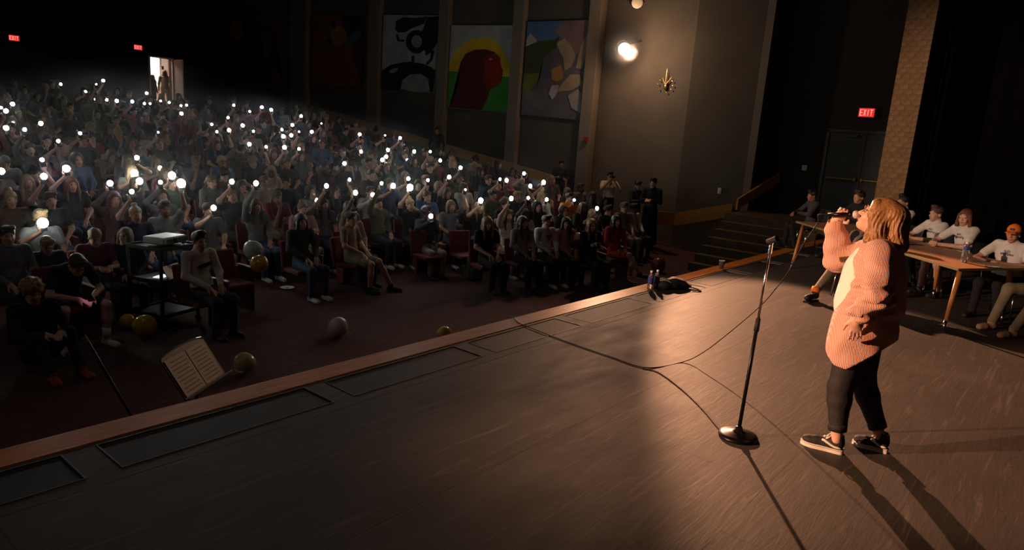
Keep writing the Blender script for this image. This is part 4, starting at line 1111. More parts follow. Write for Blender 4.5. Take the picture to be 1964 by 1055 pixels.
# ------------------------------------------------------------------ bottles, bag, cup on the stage
def bottle(loc, label, s=1.0, lab='bottle_label', grp=None, lz=(.085, .145)):
    t = thing('water_bottle', label, 'bottle', loc, 0, grp)
    prof = [(.028, 0), (.033, .006), (.033, .05), (.031, .06), (.033, .07), (.033, .15), (.030, .165), (.018, .19), (.0135, .198), (.0135, .208)]
    obj('bottle_body', lathe(nb(), [(r*s, z*s) for r, z in prof], 18), 'plastic_clear', t, True)
    obj('bottle_wrap', lathe(nb(), [(.0336*s, lz[0]*s), (.0338*s, (lz[0]+.002)*s), (.0338*s, (lz[1]-.002)*s), (.0336*s, lz[1]*s)], 18), lab, t, True)
    obj('bottle_cap', lathe(nb(), [(.0155*s, .206*s), (.0155*s, .224*s), (.013*s, .226*s)], 14), 'bottle_cap', t)
    return t
bottle(tuple(at(1246, 555)), 'clear water bottle on the stage edge, left one of the pair', 1.12)
bottle(tuple(at(1258, 553)), 'clear water bottle on the stage edge, right one of the pair beside the black bag', 1.12)
bq = at(1284, 552)
P = [ELL((0, 0, .05), (.27, .13, .06), 'bag_black', .05), ELL((.10, .02, .07), (.14, .10, .07), 'bag_black', .05), ELL((-.13, -.02, .06), (.12, .11, .065), 'bag_black', .05), ELL((.24, -.03, .03), (.10, .05, .03), 'bag_black', .03), SUB(RBX((0, 0, -.1), (.6, .6, .098), 0, 'bag_black', .005))]
bg = obj('bag', sdf_mesh('bag', P, .012, lambda G, X, Y, Z: G+(.010*np.sin(26*X+18*Y+8*Z)*np.sin(30*Y-11*X)).astype(np.float32)), None, loc=tuple(bq), rot=(0, 0, -.55))
tag(bg, 'crumpled black bag lying on the stage edge behind two bottles', 'bag')
obj('strap', tube(nb(), smooth_path([(.2, -.05, .04), (.3, -.1, .02), (.36, -.16, .008), (.33, -.24, .008), (.22, -.2, .02)], 5), .010, 6), 'bag_black', bg, True)
cq = at(1383, 515)
ct = thing('drinking_cup', 'small clear cup on the stage edge near the tables', 'cup', tuple(cq))
obj('cup_body', lathe(nb(), [(.035, 0), (.048, .13), (.045, .13), (.033, .006)], 18), 'plastic_clear', ct, True)
obj('cup_rim', lathe(nb(), [(.048, .126), (.051, .129), (.048, .133), (.045, .130)], 18), 'plate_ivory', ct, True)

# ------------------------------------------------------------------ tables
def table(corners, legs, label):
    cs = [np.array(c, float) for c in corners]; cen = sum(cs)/len(cs)
    t = thing('table', label, 'table', (cen[0], cen[1], 0))
    loc_ = [(c[0]-cen[0], c[1]-cen[1]) for c in cs]
    obj('tabletop', prism(nb(), loc_, .712, .742), 'table_top', t)
    bm = nb(); n = len(loc_)
    for i in range(n):
        a, b_ = Vector((*loc_[i], 0)), Vector((*loc_[(i+1) % n], 0)); d = b_-a; nn = Vector((d.y, -d.x, 0)).normalized()*.003
        ang = math.atan2(d.y, d.x); mid_ = (a+b_)/2
        for s in (1, ): box(bm, (mid_.x+nn.x*s, mid_.y+nn.y*s, .727), (d.length+.004, .010, .026), rot=(0, 0, ang))
    obj('edge_band', bm, 'table_edge', t)
    for (x, y), (sx, sy) in legs:
        x, y = x-cen[0], y-cen[1]
        bm = nb(); cone(bm, (x, y, .712), (x+sx*.83, y+sy*.83, .12), .033, .021, 14); l_ = obj('leg', bm, 'table_leg', t, True)
        bm = nb(); cone(bm, (x+sx*.80, y+sy*.80, .135), (x+sx, y+sy, 0), .0225, .015, 14); obj('ferrule', bm, 'chrome', l_, True)
    return t
A_, B_, C_, D_ = (9.31, -3.36), (10.42, -3.99), (11.45, -2.92), (10.78, -2.02)
table([A_, B_, C_, D_], [((9.43, -3.37), (-.20, .03)), ((10.36, -3.80), (.02, -.02)), ((11.28, -2.92), (.05, -.02)), ((10.77, -2.20), (.05, .03))], 'wooden table nearest the camera with a water bottle on it')
E_, F_, G_, H_ = (10.90, -1.93), (11.5, -2.87), (13.25, -1.3), (12.45, -.56)
table([E_, F_, G_, H_], [((10.90, -2.08), (.03, .03)), ((11.5, -2.72), (.04, -.06)), ((13.1, -1.32), (.06, -.02)), ((12.42, -.70), (-.72+.1, -.08))], 'far wooden table behind the singer, its left leg splayed')
bottle((*at(1848, 503, .742)[:2], .742), 'tall clear water bottle with blue label on the near wooden table', 1.12, 'bottle_label', None, (.14, .175))
ph = at(1905, 513, .743)
pb = thing('smartphone', 'dark phone lying on the table before the man in the orange cap', 'phone', (ph[0], ph[1], .742), .6)
obj('phone_body', nbox((0, 0, .005), (.08, .16, .009), bevel=.003), 'phone_body', pb); obj('screen', nbox((0, 0, .0102), (.07, .145, .001)), 'lens_glass', pb)

# ------------------------------------------------------------------ stacking chairs
def chair_mesh():
    t = thing('stacking_chair', '', 'chair')
    bm = nb(); box(bm, (0, 0, .445), (.42, .40, .02), bevel=.008); obj('seat', bm, 'plastic_chair', t)
    bm = nb(); box(bm, (0, .215, .70), (.42, .018, .26), rot=(-.16, 0, 0), bevel=.007); obj('backrest', bm, 'plastic_chair', t)
    for s in (1, -1):
        bm = nb(); tube(bm, [(s*.19, -.17, .44), (s*.215, -.20, 0)], .011, 8); obj('leg', bm, 'chrome', t, True)
        bm = nb(); tube(bm, [(s*.20, .235, .80), (s*.19, .175, .44), (s*.215, .225, 0)], .011, 8); obj('leg', bm, 'chrome', t, True)
    return t
CHAIR = chair_mesh(); chair_used = [False]
def chair(x, y, rz, label):
    t = CHAIR if not chair_used[0] else copy_tree(CHAIR)
    chair_used[0] = True; t.location = (x, y, 0); t.rotation_euler = (0, 0, rz); tag(t, label, 'chair', 'stacking chairs at the tables'); return t

# ------------------------------------------------------------------ people at the tables
def at_table(label, headpx, X, face, roles, hk, hmat, look=0.0, pitch=0.0, wide=1.0, sleeve='short', pants='shorts', arms='table', cap=None, print_=True, res=.0095, seat_label=None, chairz=True):
    q = atX(*headpx, X)
    J, hands = seated(lean=.16, head_pitch=pitch, head_yaw=look)
    for s, x in (('L', 1), ('R', -1)):
        if arms == 'table':
            J['el'+s] = v3(.30*x*wide**.5, -.20, .805); J['wr'+s] = v3(.055*x, -.44, .80)
            hands[s] = dict(tip=J['wr'+s]+v3(-.09*x, -.05, .015), n=v3(0, .8, -.5), side=x, curl=.55)
        elif arms == 'fold':
            J['el'+s] = v3(.30*x, -.16, .805); J['wr'+s] = v3(-.06*x, -.37+.05*x, .80)
    J['anL'] = J['anL']+v3(0, .10, 0); J['anR'] = J['anR']+v3(0, -.02, 0)
    hz = J['head'][2, 3]; s_ = min(1.05, max(.9, q[2]/hz))
    me = sdf_mesh('person', body_prims(J, sleeve, pants, wide, fine=True, hands=hands), res)
    rz = math.atan2(face[0], -face[1])
    hd = J['head'][:3, 3]*s_
    lx = q[0]-(hd[0]*math.cos(rz)-hd[1]*math.sin(rz)); ly = q[1]-(hd[0]*math.sin(rz)+hd[1]*math.cos(rz))
    o = place_person(me, J['head'], (lx, ly, 0), rz, label, roles, hk, hmat, None, s_, cap)
    if chairz: 
        bx, by = .06*-math.sin(rz)*1, .06*math.cos(rz)
        chair(lx+bx, ly+by, rz, 'chrome legged chair under the '+' '.join(label.split()[:9]))
    if print_:
        # dark print across the chest
        bm = nb(); g = np.random.default_rng(int(headpx[0]))
        y0 = J['chest'][1]-.118*wide
        pts = []
        for i in range(19):
            x = -.085+.17*i/18
            pts.append((x, y0-.012+.03*(abs(x)/.09)**2, .915+.018*math.sin(i*2.1)+.006*g.normal()))
        tube(bm, pts, .0035, 5); tube(bm, [(p[0]*.7, p[1]-.001, p[2]+.042) for p in pts[3:16]], .0022, 5)
        obj('shirt_print', bm, 'shirt_print', o)
    return o, J
TF = (-.72, .69)
def roles(skin, shirt, pant='cloth_black', shoe='shoe_black'): return {'skin_light': skin, 'shirt_role': shirt, 'pant_role': pant, 'shoe_role': shoe}
capman, Jc = at_table('heavyset man in an orange cap and white printed t-shirt leaning on the near table', (1944, 448), 10.8, (-.86, .32), roles('skin_tan', 'cloth_white', 'cloth_black'), 'cap', 'hair_dark', .15, .1, 1.22, 'short', 'long', cap='cloth_coral_bright')
defm('cap_orange', (.85, .20, .02), .7)
for ch in capman.children:
    if ch.name.startswith('cap'): set_slots(ch, {'cap_role': 'cap_orange'})
pp = nb(); box(pp, (0, -.098, .075), (.055, .012, .030), rot=(-.5, 0, 0), bevel=.004)
bd = obj('cap_badge', pp, 'bottle_label', [c for c in capman.children if c.name.startswith('cap')][0])
at_table('person with chin-length auburn hair and white t-shirt, hands clasped on the table', (1852, 417), 11.75, TF, roles('skin_light', 'cloth_white', 'cloth_black'), 'bob', 'hair_auburn', .45, .05, 1.02, 'short', 'shorts')
at_table('brown haired boy in a white t-shirt turned towards the singer', (1796, 410), 12.35, TF, roles('skin_light', 'cloth_white', 'cloth_charcoal'), 'quiff', 'hair_brown', .0, .0, 1.0, 'short', 'long')
at_table('dark haired boy in a white t-shirt half hidden behind the singer\'s hair', (1733, 388), 13.3, TF, roles('skin_tan', 'cloth_white', 'cloth_black'), 'quiff', 'hair_black', .1, .0, 1.0, 'short', 'long')
at_table('man in dark clothes seated in shadow below the EXIT sign', (1648, 378), 13.95, TF, roles('skin_tan', 'cloth_black', 'cloth_black'), 'short', 'hair_dark', .2, .0, 1.05, 'long', 'long', 'fold', print_=False, res=.012)
# person at the far end of the row, a sliver beyond the far table
at_table('person in shadow at the far end of the far table', (1553, 408), 14.6, (-.5, .6), roles('skin_brown', 'cloth_charcoal', 'cloth_black'), 'short', 'hair_black', .0, .1, 1.0, 'long', 'long', 'fold', print_=False, res=.013)
# person on the right edge: only knees, shins and tan shoes reach into the picture
J, hands = seated(lean=.05)
ta, tb_ = at(1886, 634), at(1930, 664)
J['knL'] = v3(.20, -.43, .50); J['knR'] = v3(-.20, -.43, .50); J['anL'] = v3(.17, -.64, .085); J['anR'] = v3(-.17, -.60, .085)
for s_ in 'LR': J['toe'+s_] = J['an'+s_]+v3(.02, -.2, 0)
me = sdf_mesh('person', body_prims(J, 'short', 'long', 1.05, hands=hands), .011)
o = place_person(me, J['head'], (10.24, -4.27, 0), math.atan2(-.75, -.66), 'person in khaki trousers and tan shoes cut off at the right edge', roles('skin_tan', 'cloth_white', 'cloth_khaki', 'shoe_tan'), 'short', 'hair_brown')
chair(10.28, -4.31, math.atan2(-.75, -.66), 'chair under the person in khaki trousers at the right edge')

# slouched person before the tables, hidden by the singer but for one stretched leg
J, hands = seated(lean=-.35, head_pitch=.3)
J['pelvis'] = v3(0, 0, .50); J['hipL'] = v3(.09, -.03, .49); J['hipR'] = v3(-.09, -.03, .49)
J['head'] = head_mat(v3(0, .36, 1.0), 0, -.1); J['neck'] = v3(0, .33, .88); J['chest'] = v3(0, .22, .75); J['shL'] = v3(.185, .29, .84); J['shR'] = v3(-.185, .29, .84)
for s_, x_ in (('L', 1), ('R', -1)): J['el'+s_] = v3(.25*x_, .18, .60); J['wr'+s_] = v3(.12*x_, -.08, .58)
J['knR'] = v3(-.12, -.42, .40); J['anR'] = v3(-.14, -.80, .13); J['toeR'] = J['anR']+v3(-.02, -.2, 0); J['floorR'] = .03
J['knL'] = v3(.13, -.40, .47); J['anL'] = v3(.10, -.52, .09); J['toeL'] = J['anL']+v3(0, -.2, 0)
me = sdf_mesh('person', body_prims(J, 'long', 'long', 1.0, hands=hands), .011)
lz_ = math.atan2(-1, -.16)
o = place_person(me, J['head'], (10.24, -2.08, 0), lz_, 'slouched person behind the singer, one khaki leg and black shoe stretched out', roles('skin_tan', 'cloth_black', 'cloth_khaki', 'shoe_black'), 'short', 'hair_black')
bm = nb(); cone(bm, J['anR']+v3(0, .02, .055), J['anR']+v3(0, -.01, -.01), .056, .055, 14); obj('sock', bm, 'cap_orange', o, True)
bm = nb(); box(bm, J['anR']+v3(-.006, -.075, -.125), (.10, .29, .035), bevel=.012); obj('shoe_sole', bm, 'black_rubber', o)
chair(10.27, -2.11, lz_, 'chair hidden behind the singer under the slouched person')
# ------------------------------------------------------------------ the crowd
GEN = {}
def proto(key, J, hands, sleeve, pants, res=.018, wide=1.0):
    if key not in GEN: GEN[key] = (sdf_mesh('person', body_prims(J, sleeve, pants, wide, hands=hands), res), J)
    return GEN[key]
def rest_proto(kind, sleeve, pants):
    kw = {'lap': dict(), 'crossed': dict(arms='crossed'), 'chin': dict(arms='chin', lean=.22, head_pitch=.12), 'phone': dict(arms='phone', head_pitch=.45, lean=.12), 'turn': dict(head_yaw=.6), 'turn2': dict(head_yaw=-.55, lean=.08)}[kind]
    J, hands = seated(**kw); return proto((kind, sleeve, pants), J, hands, sleeve, pants)
def raise_proto(hh, sleeve):
    J, hands = seated(arms='raise', hand_h=hh, hand_x=-.14 if hh > 1.3 else -.05); return proto(('raise', hh, sleeve), J, hands, sleeve, 'long')
HEIGHTS = [1.06, 1.16, 1.26, 1.36, 1.46, 1.56, 1.64]

# ---- theatre seat
def seat_proto():
    t = thing('theatre_seat', '', 'seat')
    bm = nb(); box(bm, (0, -.02, .425), (.47, .44, .07), bevel=.02); obj('cushion', bm, 'seat_red', t)
    bm = nb(); box(bm, (0, .255, .64), (.47, .06, .50), rot=(-.18, 0, 0), bevel=.02); obj('backrest', bm, 'seat_red', t)
    bm = nb(); box(bm, (.27, .06, .32), (.035, .42, .64), bevel=.01); e_ = obj('end_panel', bm, 'seat_iron', t)
    bm = nb(); box(bm, (.27, .02, .655), (.055, .40, .03), bevel=.01); obj('armrest', bm, 'seat_wood', e_)
    return t
SEAT = seat_proto(); SEATB = None
sb_ = nb(); box(sb_, (0, -.02, .425), (.47, .44, .07)); box(sb_, (0, .255, .64), (.47, .06, .50), rot=(-.18, 0, 0)); box(sb_, (.27, .06, .33), (.035, .42, .66)); box(sb_, (0, .10, .21), (.40, .20, .42))
seat_me = bpy.data.meshes.new('theatre_seat'); sb_.to_mesh(seat_me); sb_.free(); seat_me.materials.append(M('seat_red'))
seat_used = [0]
def seat(x, y, full=False, rz=0.0, label=None, z=None):
    z = zf(y-.2, x) if z is None else z
    if full:
        t = SEAT if seat_used[0] == 0 else copy_tree(SEAT); seat_used[0] += 1
        tag(t, label or 'red theatre seat in the front rows under a spectator', 'seat', 'front row theatre seats')
    else:
        t = bpy.data.objects.new('theatre_seat', seat_me); COL.objects.link(t)
        tag(t, 'dark red theatre seat hidden under a spectator in the crowd', 'seat', 'theatre seats in the crowd')
    t.location = (x, y+.02, z); t.rotation_euler = (0, 0, rz); return t

# ---- phones with their torch on
def phone_meshes():
    a = nb(); box(a, (0, 0, 0), (.076, .010, .155), bevel=.003); me = bpy.data.meshes.new('phone_body'); a.to_mesh(me); a.free(); me.materials.append(M('phone_body'))
    s = nb(); box(s, (0, .0055, 0), (.070, .002, .145)); ms_ = bpy.data.meshes.new('screen'); s.to_mesh(ms_); s.free(); ms_.materials.append(M('screen_phone'))
    return me, ms_
PH_B, PH_S = phone_meshes()
FL = {}
def flash_mesh(c, r):
    if (c, r) not in FL:
        bm = nb(); bmesh.ops.create_uvsphere(bm, u_segments=10, v_segments=6, radius=r, matrix=Matrix.Diagonal((1, .55, 1, 1)))
        bmesh.ops.bisect_plane(bm, geom=list(bm.verts)+list(bm.edges)+list(bm.faces), plane_co=(0, 0, 0), plane_no=(0, 1, 0), clear_outer=True)
        me = bpy.data.meshes.new('torch'); bm.to_mesh(me); bm.free(); finish(me, True); me.materials.append(M('flash_'+c)); FL[(c, r)] = me
    return FL[(c, r)]
CN = {'w': 'white', 'p': 'violet', 'o': 'amber', 'k': 'pinkish', 'y': 'yellowish'}
def torch_phone(loc, rz, c, size, label, group):
    t = thing('smartphone', label, 'phone', loc, rz, group)
    b_ = bpy.data.objects.new('phone_body', PH_B); s_ = bpy.data.objects.new('screen', PH_S); f = bpy.data.objects.new('torch', flash_mesh(c, size))
    for o in (b_, s_, f): COL.objects.link(o); o.parent = t
    f.location = (0, -.008, .035); t.rotation_euler = (-.1, random.uniform(-.25, .25), rz)
    return t

# where the torches shine: (x, y, size, tint)
LIGHTS = '''116,162,2;184,162,1;198,155,3;164,176,2;182,191,2;205,192,2;224,194,3;253,195,3p;281,179,3;277,199,2;287,199,2;308,194,2k;324,197,2;347,203,2;358,202,2;347,218,3;138,216,2;24,200,3;10,213,3k;2,207,2;25,237,2;12,246,3;46,249,2;77,237,3o;153,256,2y;112,271,2;303,254,1;406,239,2p;415,253,2;438,250,3o;437,226,2;448,202,2;478,214,2p;465,241,3p;485,252,2;502,206,3p;520,211,3;577,223,3;560,240,3;540,249,2;561,252,3;543,262,3;558,260,3;597,253,3k;616,237,1y;573,253,1;690,258,3;738,260,1y;767,265,3k;477,277,3;509,282,2;545,283,3;573,286,2;692,291,3;744,288,3;740,301,3;733,307,3y;794,291,3;824,291,2;781,308,3y;843,308,3;883,322,3;660,314,3k;860,340,3y;820,346,2p;625,357,3p;670,345,2;731,352,2;753,357,4;782,343,3;786,360,5;444,349,3;490,352,3;607,385,3;680,370,3y;714,374,3;891,364,1y;826,415,3p;921,385,4;1004,333,3;958,344,2;970,346,3;1016,357,3;1042,350,4;1012,380,2;979,381,3;977,406,2;1047,383,3;1101,384,2;1144,400,3;81,307,2p;127,324,4p;83,339,3;1,329,3;262,303,3;258,333,5;267,348,4;307,323,3;328,337,5;347,352,5;307,350,2;253,368,2;211,352,3p;82,428,5;409,399,3'''
LIGHTS = [(float(a), float(b), int(c[0]), (c[1:] or 'w')) for a, b, c in (s.split(',') for s in LIGHTS.split(';'))]
ROW0, PITCH = 5.55, .95
rows = [ROW0+PITCH*r for r in range(18)]
taken = {r: [] for r in range(len(rows))}     # occupied x positions per row
SIZE = {1: .022, 2: .033, 3: .045, 4: .057, 5: .068}
SKINS = ['skin_light']*6+['skin_tan']*3+['skin_brown']*2+['skin_dark']
SHIRTS = ['cloth_black']*9+['cloth_charcoal']*7+['cloth_grey']*4+['cloth_navy']*4+['cloth_white']*1+['cloth_heather']*1+['cloth_brown', 'cloth_olive']+['cloth_blue', 'cloth_maroon', 'cloth_green', 'cloth_olive', 'cloth_pink', 'cloth_red', 'cloth_cream', 'cloth_brown']
PANTS = ['cloth_black', 'cloth_denim', 'cloth_denim', 'cloth_charcoal', 'cloth_khaki']
HAIRC = ['hair_black', 'hair_dark', 'hair_dark', 'hair_brown', 'hair_brown', 'hair_light', 'hair_blond', 'hair_auburn']
HAIRK = ['short', 'quiff', 'long', 'long', 'bob', 'bun', 'tail', 'curly', 'short', 'hood', 'long']
CLN = {'cloth_black': 'black', 'cloth_charcoal': 'charcoal', 'cloth_grey': 'grey', 'cloth_navy': 'navy', 'cloth_white': 'white', 'cloth_heather': 'light grey', 'cloth_blue': 'blue', 'cloth_maroon': 'maroon', 'cloth_green': 'dark green', 'cloth_olive': 'olive', 'cloth_pink': 'pink', 'cloth_red': 'red', 'cloth_cream': 'cream', 'cloth_brown': 'brown', 'cloth_orange': 'orange', 'cloth_tan': 'tan'}
HRN = {'short': 'short', 'quiff': 'swept-up', 'long': 'long', 'bob': 'chin-length', 'bun': 'bunned', 'tail': 'tied-back', 'curly': 'curly', 'hood': 'hooded', 'cap': 'capped'}
HCN = {'hair_black': 'black', 'hair_dark': 'dark', 'hair_brown': 'brown', 'hair_light': 'light brown', 'hair_blond': 'blond', 'hair_auburn': 'auburn'}
ORD = ['front', 'second', 'third', 'fourth', 'fifth', 'sixth', 'seventh', 'eighth', 'ninth', 'tenth', 'eleventh', 'twelfth', 'thirteenth', 'fourteenth', 'fifteenth', 'sixteenth', 'seventeenth', 'eighteenth', 'nineteenth']
def look_words(sh, hk, hm):
    if hk == 'hood': return CLN[sh]+' hoodie with the hood up'
    return HRN[hk]+' '+HCN[hm]+' hair and '+CLN[sh]+' top'
def zone(px):
    marks = ((45, 'under far left EXIT sign'), (200, 'left of second EXIT sign'), (275, 'under second EXIT sign'), (345, 'under lit doorway'), (440, 'right of lit doorway'), (545, 'under leftmost mural'), (715, 'under pinkish mural'), (850, 'under coil mural'), (990, 'under red head mural'), (1130, 'under winged rock mural'), (3000, 'by the side wall'))
    for m, s in marks:
        if px < m: return s
def crowd_roles(sh=None):
    return roles(random.choice(SKINS), sh or random.choice(SHIRTS), random.choice(PANTS), random.choice(['shoe_black', 'shoe_white', 'shoe_black']))
def put_spectator(me, J, x, y, r, rl, hk, hm, what, rz=None, sc=1.0, z=None):
    rz = random.uniform(-.18, .18) if rz is None else rz
    z = zf(y-.2, x) if z is None else z
    px = proj((x, y, z+1.2))[0]
    lab = 'spectator with %s, %s, %s row %s' % (look_words(rl['shirt_role'], hk, hm), what, ORD[min(r, 18)], zone(px))
    if len(lab.split()) > 16: lab = 'spectator with %s, %s row %s' % (look_words(rl['shirt_role'], hk, hm), ORD[min(r, 18)], zone(px))
    return place_person(me, J['head'], (x, y, z), rz, lab, rl, hk, hm, 'spectators in the dark house', sc)

# special spectators first, so that the rows leave room for them -----------------
def free(r, x, d=.48): return all(abs(x-t) > d for t in taken[r])
HOLD = []
SPECIAL = {(1047, 383): ('cloth_white', 'long', 'hair_blond'), (680, 370): ('cloth_tan', 'short', 'hair_dark'), (921, 385): ('cloth_black', 'long', 'hair_blond'), (979, 381): ('cloth_cream', 'long', 'hair_brown'), (1012, 380): ('cloth_heather', 'bob', 'hair_dark'), (1101, 384): ('cloth_orange', 'short', 'hair_dark'), (630, 420): ('cloth_black', 'short', 'hair_dark'), (1144, 400): ('cloth_black', 'long', 'hair_blond'), (82, 428): ('cloth_grey', 'short', 'hair_blond')}
def place_torch(px, py, sz, tint):
    best = None
    for hh, side in [(h_, s_) for h_ in HEIGHTS for s_ in (1, -1)]:
        lx, hz = (-.14 if hh > 1.3 else -.05)*side, hh
        # hand position along the ray at this height above the rake
        lo_, hi_ = 2.4, 24.0
        f = lambda Y: atY(px, py, Y)[2]-(zf(Y+.25, atY(px, py, Y)[0])+hz+.02)
        if f(lo_)*f(hi_) > 0: continue
        for _ in range(40):
            m_ = (lo_+hi_)/2
            if f(lo_)*f(m_) <= 0: hi_ = m_
            else: lo_ = m_
        Y = (lo_+hi_)/2; q = atY(px, py, Y); yb = Y+.22
        r = int(round((yb-roff(q[0])-ROW0)/PITCH))
        if r < 0 or r >= len(rows): continue
        x = q[0]-lx
        pen = abs(yb-roff(q[0])-rows[r])+(0 if free(r, x) else .6 if free(r, x, .3) else 3)+.15*abs(hh-1.5)
        if x > 16.0: pen += 2
        if best is None or pen < best[0]: best = (pen, hh, r, x, q, yb, side)
    return best
for px, py, sz, tint in sorted(LIGHTS, key=lambda l: -l[1]):
    b = place_torch(px, py, sz, tint)
    if b is None:
        print('torch skipped', px, py); continue
    pen, hh, r, x, q, yb, side = b
    HOLD.append((px, py, sz, tint, hh, r, x, q, yb, side)); taken[r].append(x)
for (px, py, sz, tint, hh, r, x, q, yb, side) in HOLD:
    sl_ = random.choice(['short', 'long', 'short'])
    me, J = raise_proto(hh, sl_)
    hold = J['hold']*np.array([side, 1, 1]); rz_ = -.3 if x > 9 else 0.0; y = q[1]-hold[1]*math.cos(rz_)-hold[0]*math.sin(rz_); x2 = q[0]-hold[0]*math.cos(rz_)+hold[1]*math.sin(rz_); z = q[2]-hold[2]-.02
    z = max(zf(y-.2, x2)-.06, min(zf(y-.2, x2)+.12, z))
    sh = random.choice(SHIRTS); hk = random.choice(HAIRK); hm = random.choice(HAIRC)
    if (px, py) in SPECIAL: sh, hk, hm = SPECIAL[(px, py)]
    put_spectator(me, J, x2, y, r, crowd_roles(sh), hk, hm, 'phone raised', rz_, 1.0, z).scale.x *= side
    bright = {1: 'tiny', 2: 'small', 3: 'bright', 4: 'very bright', 5: 'dazzling'}[sz]
    torch_phone((q[0], q[1]-.01, q[2]-.03), rz_, tint, SIZE[sz], '%s %s phone torch held up in the %s row %s' % (bright, CN[tint], ORD[min(r, 18)], zone(px)), 'phones with their torches lit')
    seat(x2, y, False, rz_, z=z)

# fill the rows around them
n_fill = 0
for r, Y in enumerate(rows):
    if r == 0: continue
    x = 15.3 if r > 2 else 15.0
    while x > -1:
        Yx = Y+roff(x); px, py, d_ = proj((x, Yx, zf(Yx, x)+1.2))
        if px < -25: break
        aisle = (8.75 < x < 9.75 and r < 6)
        dens = .80 if r < 9 else .62 if r < 13 else .45
        if free(r, x, .47) and not aisle and random.random() < dens:
            kind = random.choice(['lap', 'lap', 'crossed', 'chin', 'phone', 'turn', 'turn2']); slv = random.choice(['short', 'long'])
            me, J = rest_proto(kind, slv, 'long')
            hk = random.choice(HAIRK); hm = random.choice(HAIRC); sh = random.choice(SHIRTS)
            yy = Yx+random.uniform(-.06, .06)
            put_spectator(me, J, x, yy, r, crowd_roles(sh), hk, hm, {'lap': 'hands in lap', 'crossed': 'arms crossed', 'chin': 'chin on hand', 'phone': 'looking down', 'turn': 'looking aside', 'turn2': 'looking aside'}[kind], random.uniform(-.18, .18)-(.3 if x > 9 else 0), random.uniform(.94, 1.03))
            seat(x, yy, False, -.3 if x > 9 else 0); taken[r].append(x); n_fill += 1
        x -= random.uniform(.50, .60)
print('fill', n_fill, 'torches', len(HOLD))
# ------------------------------------------------------------------ people in front of the rows
def front(px, py, z, label, rl, hk, hm, J, hands, sleeve='short', pants='long', rz=0.0, res=.0125, sit=True, floor=None, wide=1.0, seat_words=None, yp=None):
    hd = J['head'][:3, 3]; sc_ = 1.0
    if yp is None: q = at(px, py, z)
    else:
        q = atY(px, py, yp); floor = zf(yp); sc_ = min(1.05, max(.85, (q[2]-floor)/hd[2])); hd = hd*sc_
    x = q[0]-(hd[0]*math.cos(rz)-hd[1]*math.sin(rz)); y = q[1]-(hd[0]*math.sin(rz)+hd[1]*math.cos(rz))
    fz = z-hd[2] if floor is None else floor
    me = sdf_mesh('person', body_prims(J, sleeve, pants, wide, hands=hands), res)
    o = place_person(me, J['head'], (x, y, fz), rz, label, rl, hk, hm, None, sc_)
    if sit: seat(x, y, True, rz, 'red theatre seat under the '+seat_words, z=fz)
    return o
# boy bent over his phone
J, hands = seated(lean=.62, head_pitch=.75)
J['head'] = head_mat(v3(0, -.30, 1.00), 0, .70); J['neck'] = v3(0, -.19, .945); J['chest'] = v3(0, -.06, .82); J['shL'] = v3(.185, -.14, .92); J['shR'] = v3(-.185, -.14, .92)
J['knL'] = v3(.24, -.42, .50); J['knR'] = v3(-.22, -.42, .50); J['anL'] = v3(.22, -.44, .085); J['anR'] = v3(-.24, -.36, .085)
for s_, x_ in (('L', 1), ('R', -1)):
    J['toe'+s_] = J['an'+s_]+v3(.04*x_, -.2, 0); J['el'+s_] = v3(.28*x_, -.22, .66); J['wr'+s_] = v3(.07*x_, -.44, .62)
boy = front(148, 508, HF+1.0, 'boy in black shirt and shorts bent over his phone in the front row', roles('skin_light', 'cloth_black', 'cloth_black', 'shoe_white'), 'quiff', 'hair_brown', J, hands, 'short', 'shorts', .12, .011, seat_words='boy bent over his phone')
for s_ in 'LR':
    bm = nb(); cone(bm, J['an'+s_]+v3(0, 0, .14), J['an'+s_]+v3(0, 0, .0), .047, .045, 12); obj('sock', bm, 'cloth_white', boy, True)
bm = nb(); tube(bm, [(.03*math.cos(a)+.05, -.255-.010*math.sin(a), .835+.032*math.sin(a)) for a in np.linspace(0, 2*math.pi, 15)], .004, 5); obj('shirt_emblem', bm, 'cloth_heather', boy)
pq = np.array(boy.matrix_basis @ Vector((0, -.53, .66)))
t = thing('smartphone', 'phone with a pinkish screen in the hands of the bent-over boy', 'phone', tuple(pq), .12); t.rotation_euler = (-1.0, 0, .12)
for nm, me in (('phone_body', PH_B), ('screen', PH_S)):
    o = bpy.data.objects.new(nm, me); COL.objects.link(o); o.parent = t
    if nm == 'screen': o.material_slots[0].link = 'OBJECT'; o.material_slots[0].material = M('screen_pink')
# child on the floor at the left edge
J, hands = seated(head_pitch=.2)
J['pelvis'] = v3(0, .02, .14); dz_ = v3(0, 0, -.39)
for k in ('chest', 'neck', 'shL', 'shR'): J[k] = J[k]+dz_
J['head'][2, 3] -= .39
for s_, x_ in (('L', 1), ('R', -1)):
    J['hip'+s_] = v3(.09*x_, 0, .13); J['kn'+s_] = v3(.15*x_, -.36, .42); J['an'+s_] = v3(.14*x_, -.62, .085); J['toe'+s_] = J['an'+s_]+v3(.02*x_, -.2, 0)
    J['el'+s_] = v3(.26*x_, -.08, .38); J['wr'+s_] = v3(.07*x_, -.36, .44)
front(62, 560, HF+.82, 'person with curly blond hair in black sitting on the floor at the far left', roles('skin_light', 'cloth_black', 'cloth_black', 'shoe_red'), 'curly', 'hair_blond', J, hands, 'long', 'long', .1, .013, False)
def fs(kind='lap', **k):
    kw = {'lap': {}, 'crossed': dict(arms='crossed'), 'chin': dict(arms='chin', lean=.22, head_pitch=.12), 'phone': dict(arms='phone', head_pitch=.45, lean=.12)}[kind]; kw.update(k); return seated(**kw)
